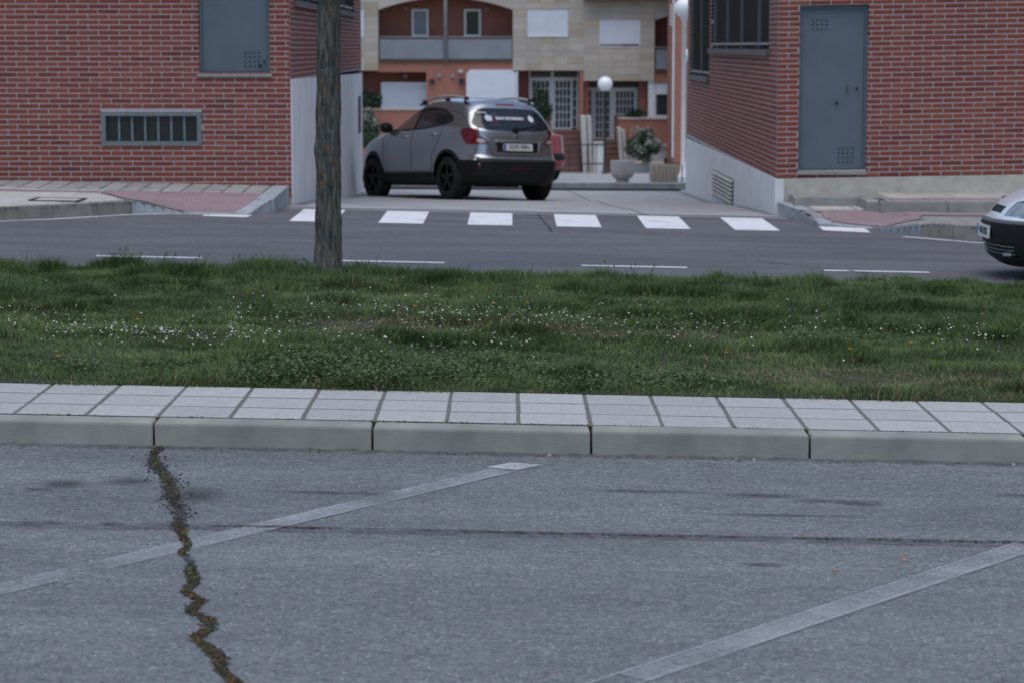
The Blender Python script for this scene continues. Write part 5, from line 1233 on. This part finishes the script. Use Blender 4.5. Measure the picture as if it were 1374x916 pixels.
suv.paint('trim', (z < .44) & (x > .9) & (x < 3.5)); suv.paint('rear_bumper', (z < .622) & (x < .62)); suv.paint('front_bumper', (z < .50) & (x > 3.6))
for xa in (RA, FA):
    d = np.hypot(x - xa, z - WR); suv.paint('trim', (d < .455) & (y > .6) & (z < .80), ['rear_bumper', 'front_bumper', 'body'] if False else None); suv.paint('cut', (d < .395) & (y > .45))
win_all = [(3.08, 1.12), (2.92, 1.20), (2.50, 1.375), (2.15, 1.455), (1.6, 1.475), (1.15, 1.43), (.86, 1.33), (.74, 1.255), (.78, 1.215), (1.0, 1.17), (1.5, 1.125), (2.2, 1.10)]
win_f = [(2.90, 1.155), (2.48, 1.345), (2.16, 1.425), (2.00, 1.435), (2.02, 1.135), (2.5, 1.128)]
win_r = [(1.90, 1.438), (1.58, 1.448), (1.17, 1.405), (.90, 1.315), (.83, 1.258), (1.02, 1.195), (1.5, 1.155), (1.92, 1.14)]
flank = (np.abs(ny) > .35) & (y > .4)
suv.paint('window_trim', in_poly(x, z, win_all) & flank); suv.paint('glass_front', in_poly(x, z, win_f) & flank); suv.paint('glass_rear', in_poly(x, z, win_r) & flank)
rear = (nx < -.25) & (x < .75)
rw = [(-.01, 1.445), (.40, 1.435), (.50, 1.42), (.585, 1.36), (.655, 1.25), (.685, 1.17), (.63, 1.12), (.45, 1.085), (-.01, 1.075)]
suv.paint('rear_window', in_poly(y, z, rw) & rear)
suv.paint('stop_lamp', (y < .17) & (z > 1.485) & (z < 1.515) & (x < .62))
suv.paint('windscreen', (nx > .2) & (x > 2.0) & in_poly(y, z, [(-.01, 1.47), (.50, 1.45), (.60, 1.32), (.72, 1.13), (-.01, 1.10)]))
tl_back = [(.895, 1.10), (.80, 1.085), (.66, 1.02), (.52, .935), (.50, .90), (.56, .868), (.895, .865)]
tl_side = [(.0, .865), (.34, .87), (.42, .96), (.46, 1.075), (.40, 1.115), (.0, 1.10)]
suv.paint('tail_light', ((in_poly(y, z, tl_back) & (x < .20)) | (in_poly(x, z, tl_side) & (y > .62))))
suv.paint('tail_lens', in_poly(y, z, [(.53, .91), (.60, .885), (.655, .905), (.66, .95), (.60, .955)]) & (x < .25), ['tail_light'])
suv.paint('headlight', in_poly(x, z, [(4.4, .70), (4.0, .74), (3.72, .90), (3.78, .955), (4.4, .86)]) & (y > .42))
suv.paint('grille', (x > 4.05) & (y < .38) & (z > .64) & (z < .84))
rot = None
SUVX, SUVY, SUVYAW = .114, 37.69, R(90 + 29.5)
car = empty('crossover_car', (SUVX, SUVY, float(drive_z(np.float64(SUVX), np.float64(SUVY))) + .006), 'grey crossover car with black lower bumper parked askew in the driveway', 'car', 'cars', stand((SUVX, SUVY), SUVYAW, drive_z))
mats = {'body': ('paint_grey', 'body'), 'trim': ('plastic_black', 'lower_cladding'), 'rear_bumper': ('plastic_black', 'rear_bumper'), 'front_bumper': ('plastic_black', 'front_bumper'), 'window_trim': ('plastic_black', 'window_surround'), 'glass_front': ('glass_clear', 'front_side_window'), 'glass_rear': ('glass_tint', 'rear_side_window'), 'rear_window': ('glass_tint', 'rear_window'), 'stop_lamp': ('lens_red', 'high_stop_lamp'), 'windscreen': ('glass_clear', 'windscreen'), 'tail_light': ('lens_red', 'tail_light'), 'tail_lens': ('lens_clear', 'reversing_lens'), 'headlight': ('headlamp', 'headlight'), 'grille': ('grille_black', 'grille')}
suv.emit(car, mats, (), ('glass_front', 'glass_rear', 'tail_light', 'tail_lens', 'headlight'), {'rear_window': .004, 'glass_front': .006, 'glass_rear': .006, 'window_trim': .003, 'tail_light': -.008, 'tail_lens': -.010})
for xa in (RA, FA):
    for s_ in (1, -1): wheel(car, xa, s_ * .762, WR, .225, s_, 'rim_black')
wells(car, (RA, FA), .40, .88); seats(car, 2.15, 1.15, .35)
MB().box(.35, 3.9, -.70, .70, .26, .36).box(3.0, 3.25, -.68, .68, .7, 1.02).box(.30, .42, -.6, .6, .36, .9).build('cabin_floor', 'cabin', car)
MB().tube([(.7, -.70, .335), (.7, .70, .335)], .04, 8).box(.55, .95, -.3, .3, .21, .30).lathe([(0, -.05), (.035, -.05), (.035, .2), (.03, .2)], 12, (.25, .45, .27), 'y').build('rear_axle', 'hole_black', car)
# roof rails, mirrors, handles, seams
for s_ in (1, -1):
    e = [(2.25, 1.53), (2.08, 1.60), (1.65, 1.645), (1.15, 1.640), (.80, 1.605), (.62, 1.53)]
    rl = MB().tube([(a, s_ * (.575 + .02 * (1.6 - b)), b) for a, b in e], .020, 8).build('roof_rail', 'rail_silver', car, smooth=True)
    for a in (2.1, 1.32, .70): MB().box(a - .05, a + .05, s_ * .575 - .018, s_ * .575 + .018, 1.52, 1.612).build('rail_foot', 'plastic_black', rl)
    p = suv.side(2.86, 1.13)
    mi = MB().lathe([(0, -.10), (.055, -.095), (.085, -.04), (.088, .03), (.06, .09), (0, .10)], 16, (0, 0, 0), 'y'); mi.v = [(2.86 + a * .75, s_ * (p.y + .12 + b * 1.05), 1.165 + c * 1.0) for a, b, c in mi.v]
    mo = mi.build('mirror', 'plastic_black', car, smooth=True, fix=True); MB().box(2.84, 2.90, min(s_ * (p.y - .03), s_ * (p.y + .10)), max(s_ * (p.y - .03), s_ * (p.y + .10)), 1.09, 1.13).build('mirror_arm', 'plastic_black', mo)
    for hx in (2.22, 1.24):
        p = suv.side(hx, 1.0 if hx > 2 else 1.02); MB().tube([(hx + .10, s_ * (p.y - .005), p.z), (hx + .07, s_ * (p.y + .030), p.z), (hx - .07, s_ * (p.y + .030), p.z + .005), (hx - .10, s_ * (p.y - .005), p.z + .005)], .013, 8).build('door_handle', 'paint_grey', car, smooth=True)
def seam(pl, fn, r_=.0045): return [tuple(fn(a, b)) for a, b in pl]
def dens(pl, n=10): return [(lerp(p[0], q[0], k / n), lerp(p[1], q[1], k / n)) for p, q in zip(pl, pl[1:]) for k in range(n)] + [pl[-1]]
for pl in ([(3.02, 1.10), (2.98, .8), (3.0, .46)], [(1.97, 1.12), (1.98, .8), (1.99, .46)], [(1.02, 1.17), (.98, 1.05), (1.12, .86), (1.28, .70), (1.30, .46)], [(3.0, .46), (1.3, .46)]):
    tubes_along(car, 'door_seam', seam(dens(pl), suv.side), .005, 'hole_black')
tg = [suv.back(yv, zv) for yv, zv in dens([(.70, 1.40), (.60, 1.20) if False else (.735, 1.13), (.56, .95), (.50, .86), (.455, .74), (.40, .69), (0.001, .685)], 8)]
tubes_along(car, 'tailgate_seam', [tuple(p) for p in tg], .005, 'hole_black')
MB().tube([tuple(suv.back(yv, .648) + Vector((-.012, 0, 0))) for yv in np.linspace(-.70, .70, 25)], .022, 8).build('bumper_step', 'paint_grey', car, smooth=True)
bk = suv.back(0.001, .83)
MB().box(bk.x - .012, bk.x + .03, -.36, .36, .755, .90).build('plate_recess', 'plastic_black', car, bevel=.006)
MB().box(bk.x - .024, bk.x + .01, -.37, .40, .90, .935).build('plate_garnish', 'paint_grey', car, bevel=.008)
plate(car, frame_to((bk.x - .022, .0, .828), (0, -1, 0), (.10, 0, 1)), '5293 FBN')
MB().hexa([(bk.x - .02, -.42, .78), (bk.x, -.42, .78), (bk.x, -.385, .78), (bk.x - .02, -.385, .78), (bk.x - .01, -.455, .93), (bk.x + .01, -.455, .93), (bk.x + .01, -.42, .93), (bk.x - .01, -.42, .93)]).build('garnish_end', 'chrome', car)
be = suv.back(0.001, 1.0); MB().lathe([(.028, 0), (.036, 0), (.036, -.008), (.028, -.008), (.028, 0)], 18, (be.x - .004, 0, 1.0), 'y').build('badge', 'chrome', car).rotation_euler = (0, 0, 0)
for o in [o for o in car.children if o.name.startswith('badge')]:
    me = o.data; c0 = Vector((be.x - .004, 0, 1.0)); me.transform(Matrix.Translation(c0) @ Matrix.Rotation(R(-90), 4, 'Z') @ Matrix.Translation(-c0)); MB().box(be.x - .014, be.x - .004, -.045, .045, .993, 1.007).build('badge_bar', 'chrome', o)
for s_ in (1, -1):
    p = suv.back(.66, .53); MB().lathe([(0, -.012), (.035, -.012), (.042, 0)], 16, (0, 0, 0), 'y').build('reflector', 'lens_red', car)
    o = [q for q in car.children if q.name.startswith('reflector')][-1]; o.data.transform(Matrix.Translation((p.x + .002, s_ * .66, .535)) @ Matrix.Rotation(R(-90 - s_ * -14), 4, 'Z'))
MB().box(-.006, .02, -.20, .16, .475, .515).build('fog_lamp', 'lens_unlit', car)
# wiper and window decal
a = suv.back(.001, 1.09); MB().lathe([(0, -.03), (.05, -.025), (.055, .0)], 12, (0, 0, 0), 'y').build('wiper_hub', 'plastic_black', car).data.transform(Matrix.Translation((a.x - .005, 0, 1.095)) @ Matrix.Rotation(R(-90), 4, 'Z'))
MB().tube([tuple(suv.back(yv, 1.10 + .012 * k) + Vector((-.02, 0, 0))) for k, yv in enumerate(np.linspace(0.0, -.42, 8))], .008, 6).build('wiper', 'plastic_black', car)
p0, p1 = suv.back(.001, 1.22), suv.back(.001, 1.36); upv = p1 - p0
dm = frame_to(suv.back(.001, 1.285) + Vector((-.016, 0, -.004)), (0, -1, 0), upv)
dc = text_on(car, 'SAN ROMAN', .085, dm @ Matrix.Translation((-.02, 0, .0)), 'decal_white', 'window_decal', .003)
for u, w_ in ((-.40, 0), (.36, 1)):
    em = MB(); rr_ = random.Random(3 + w_); k_ = 16
    em.add([(u + math.cos(q * 6.283 / k_) * (.075 if q % 2 else .055) * (1 - .3 * w_), math.sin(q * 6.283 / k_) * (.075 if q % 3 else .05), .001) for q in range(k_)], [tuple(range(k_))]); em.v = [tuple(dm @ Vector(p)) for p in em.v]; em.build('decal_emblem', 'decal_white', dc)
em = MB().add([tuple(dm @ Vector(p)) for p in ((-.56, .105, .001), (-.40, .105, .001), (-.40, .122, .001), (-.56, .122, .001))], [(0, 1, 2, 3)]); em.build('window_sticker', 'decal_white', car)

# ---- the red car behind it: a booted saloon
red = Shell([(.22, .14, 4.10, .70, 6, 5), (.34, .02, 4.22, .80, 6, 5), (.50, 0, 4.26, .825, 6, 4.5), (.60, .06, 4.24, .825, 6, 4.4), (.78, .10, 4.14, .825, 6, 4.4), (.90, .12, 3.9, .82, 6, 4.4), (.96, .16, 3.35, .81, 6, 4.6), (1.0, .45, 3.1, .79, 6, 5), (1.06, .62, 2.95, .765, 6, 5), (1.2, .84, 2.65, .69, 6, 5), (1.32, 1.08, 2.32, .60, 5, 5), (1.36, 1.2, 2.2, .55, 5, 5)], .045, 110, 70)
x, y, z = red.c.T; nx, ny, nz = red.n.T
red.paint('bumper', (z < .58) & (z > .44) & (x < .5)); red.paint('bumper', (z < .5) & (x > 3.8))
fl = (np.abs(ny) > .3) & (y > .35)
red.paint('glass', in_poly(x, z, [(2.85, 1.05), (2.3, 1.30), (1.2, 1.31), (.85, 1.10), (.9, 1.04)]) & fl); red.paint('rear_window', in_poly(y, z, [(-.01, 1.30), (.46, 1.28), (.6, 1.08), (-.01, 1.06)]) & (nx < -.25) & (x < 1.3)); red.paint('windscreen', in_poly(y, z, [(-.01, 1.31), (.48, 1.28), (.64, 1.05), (-.01, 1.04)]) & (nx > .25) & (x > 2))
red.paint('tail_light', (y > .56) & (z > .66) & (z < .90) & (x < .32)); red.paint('headlight', (y > .45) & (z > .62) & (z < .78) & (x > 3.95))
for xa in (.78, 3.3): red.paint('cut', (np.hypot(x - xa, z - .29) < .33) & (y > .45))
RX, RY, RYAW = .58, 51.4, R(90 + 27)
def on_plaza(x, y): return plaza_z(x, y)
rc = empty('red_car', (RX, RY, plz(RX, RY)), 'red saloon car parked on the plaza behind the grey crossover', 'car', 'cars', stand((RX, RY), RYAW, on_plaza))
red.emit(rc, {'body': ('paint_red', 'body'), 'bumper': ('plastic_black', 'bumper'), 'glass': ('glass_tint', 'side_window'), 'rear_window': ('glass_tint', 'rear_window'), 'windscreen': ('glass_tint', 'windscreen'), 'tail_light': ('lens_red', 'tail_light'), 'headlight': ('headlamp', 'headlight')}, (), ('glass', 'tail_light', 'headlight'), {'glass': .005, 'tail_light': -.006})
for xa in (.78, 3.3):
    for s_ in (1, -1): wheel(rc, xa, s_ * .70, .29, .18, s_, 'rim_silver', 7)
wells(rc, (.78, 3.3), .335, .82); MB().box(.3, 3.9, -.66, .66, .24, .34).build('cabin_floor', 'cabin', rc); seats(rc, 2.05, 1.2, .25)
bp = red.back(.001, .74); plate(rc, frame_to((bp.x - .012, 0, .74), (0, -1, 0), (.1, 0, 1)), '')

# ---- the silver car whose nose enters from the right
L_ = 4.0
sil = Shell([(.125, .14, L_ - .17, .70, 6, 3.6), (.20, .05, L_ - .07, .78, 6, 3.4), (.34, 0, L_ - .02, .825, 6, 3.2), (.46, 0, L_, .838, 6, 3.1), (.525, .03, L_ - .015, .840, 6, 3.1), (.548, .05, L_ - .065, .838, 6, 3.1), (.60, .07, L_ - .105, .836, 6, 3.1), (.665, .08, L_ - .17, .834, 6, 3.1), (.725, .09, L_ - .255, .832, 6, 3.2), (.785, .10, L_ - .40, .829, 6, 3.5), (.84, .11, L_ - .66, .822, 6, 4), (.89, .12, L_ - .98, .812, 6, 4.4), (.92, .13, L_ - 1.2, .80, 6, 5), (1.0, .16, L_ - 1.38, .775, 6, 5), (1.2, .30, L_ - 1.76, .69, 6, 5), (1.36, .42, L_ - 2.1, .61, 5, 5), (1.40, .47, L_ - 2.22, .56, 5, 5)], .055, 190, 120, bumps=((L_ - .82, .29, .36, .012),))
x, y, z = sil.c.T; nx, ny, nz = sil.n.T; f = L_ - x
sil.paint('bumper', (z < .535) & (f < .56)); sil.paint('bumper_strip', (z > .505) & (z < .535) & (f < .56)); sil.paint('rear_bumper', (z < .5) & (x < .5)); sil.paint('sill', (z < .28) & (f > .56) & (x > .5))
sil.paint('headlight', in_poly(f, z, [(.10, .565), (.12, .64), (.22, .685), (.42, .70), (.58, .665), (.64, .60), (.5, .562), (.28, .552)]) & (y > .30))
sil.paint('grille', (y < .20) & (z > .58) & (z < .635) & (f < .35)); sil.paint('lower_grille', (y < .52) & (z > .22) & (z < .325) & (f < .30))
sil.paint('glass', in_poly(f, z, [(1.32, .97), (1.75, 1.19), (2.15, 1.33), (3.4, 1.33), (3.62, 1.1), (3.6, .99)]) & (np.abs(ny) > .3) & (y > .35)); sil.paint('windscreen', in_poly(y, z, [(-.01, 1.36), (.52, 1.33), (.70, .97), (-.01, .95)]) & (nx > .2) & (f > 1.1) & (f < 2.4)); sil.paint('rear_window', in_poly(y, z, [(-.01, 1.36), (.5, 1.33), (.66, .98), (-.01, .96)]) & (nx < -.25) & (x < .6))
for xa in (.68, L_ - .82): sil.paint('cut', (np.hypot(x - xa, z - .285) < .325) & (y > .45))
SX, SY = 4.18 + L_, 21.45
sc = empty('silver_car', (SX, SY, float(street_z(SX, SY))), 'silver-blue car with dark plastic bumper on the street by the verge', 'car', 'cars', stand((SX, SY), R(180), street_z))
sil.emit(sc, {'body': ('paint_silver', 'body'), 'bumper': ('plastic_black', 'front_bumper'), 'bumper_strip': ('bumper_strip', 'bumper_strip'), 'rear_bumper': ('plastic_black', 'rear_bumper'), 'sill': ('plastic_black', 'sill'), 'headlight': ('headlamp', 'headlight'), 'grille': ('hole_black', 'grille'), 'lower_grille': ('hole_black', 'lower_grille'), 'glass': ('glass_tint', 'side_window'), 'windscreen': ('glass_clear', 'windscreen'), 'rear_window': ('glass_tint', 'rear_window')}, (), ('headlight', 'glass'), {'headlight': .004, 'grille': .012, 'lower_grille': .02})
for xa in (.68, L_ - .82):
    for s_ in (1, -1): wheel(sc, xa, s_ * .715, .285, .18, s_, 'rim_silver', 7)
wells(sc, (.68, L_ - .82), .33, .83); MB().box(.3, L_ - .3, -.66, .66, .2, .3).build('cabin_floor', 'cabin', sc); seats(sc, 2.0, 1.1, .22)
fp = sil.front(.001, .42, 2.5); plate(sc, frame_to((L_ + .006, -.02, .41), (0, 1, 0), (-.03, 0, 1)), '1468 BDK')
for k in range(3):
    zz = .235 + k * .035
    MB().tube([tuple(sil.front(yv, zz, 2.5) + Vector((-.002, 0, 0))) for yv in np.concatenate([np.linspace(-.5, -.02, 12), np.linspace(.02, .5, 12)])], .006, 6).build('grille_slat', 'bumper_strip', sc)
pl_ = [tuple(sil.side(L_ - a, b)) for a, b in dens([(.24, .69), (.30, .705), (.44, .712), (.60, .69), (.68, .62), (.62, .555)], 6)]; tubes_along(sc, 'headlight_seam', pl_, .006, 'hole_black')
lm = sil.front(.52, .62, 2.5)
for s_ in (1, -1): MB().lathe([(0, -.01), (.04, -.02), (.062, .0)], 16, (0, 0, 0), 'y').build('lamp_bowl', 'chrome', sc).data.transform(Matrix.Translation((lm.x + .004, s_ * .60, .625)) @ Matrix.Rotation(R(90 + s_ * 35), 4, 'Z'))
MB().box(L_ - .12, L_ - .06, .56, .62, .235, .262).build('fog_lamp', 'headlamp', sc)
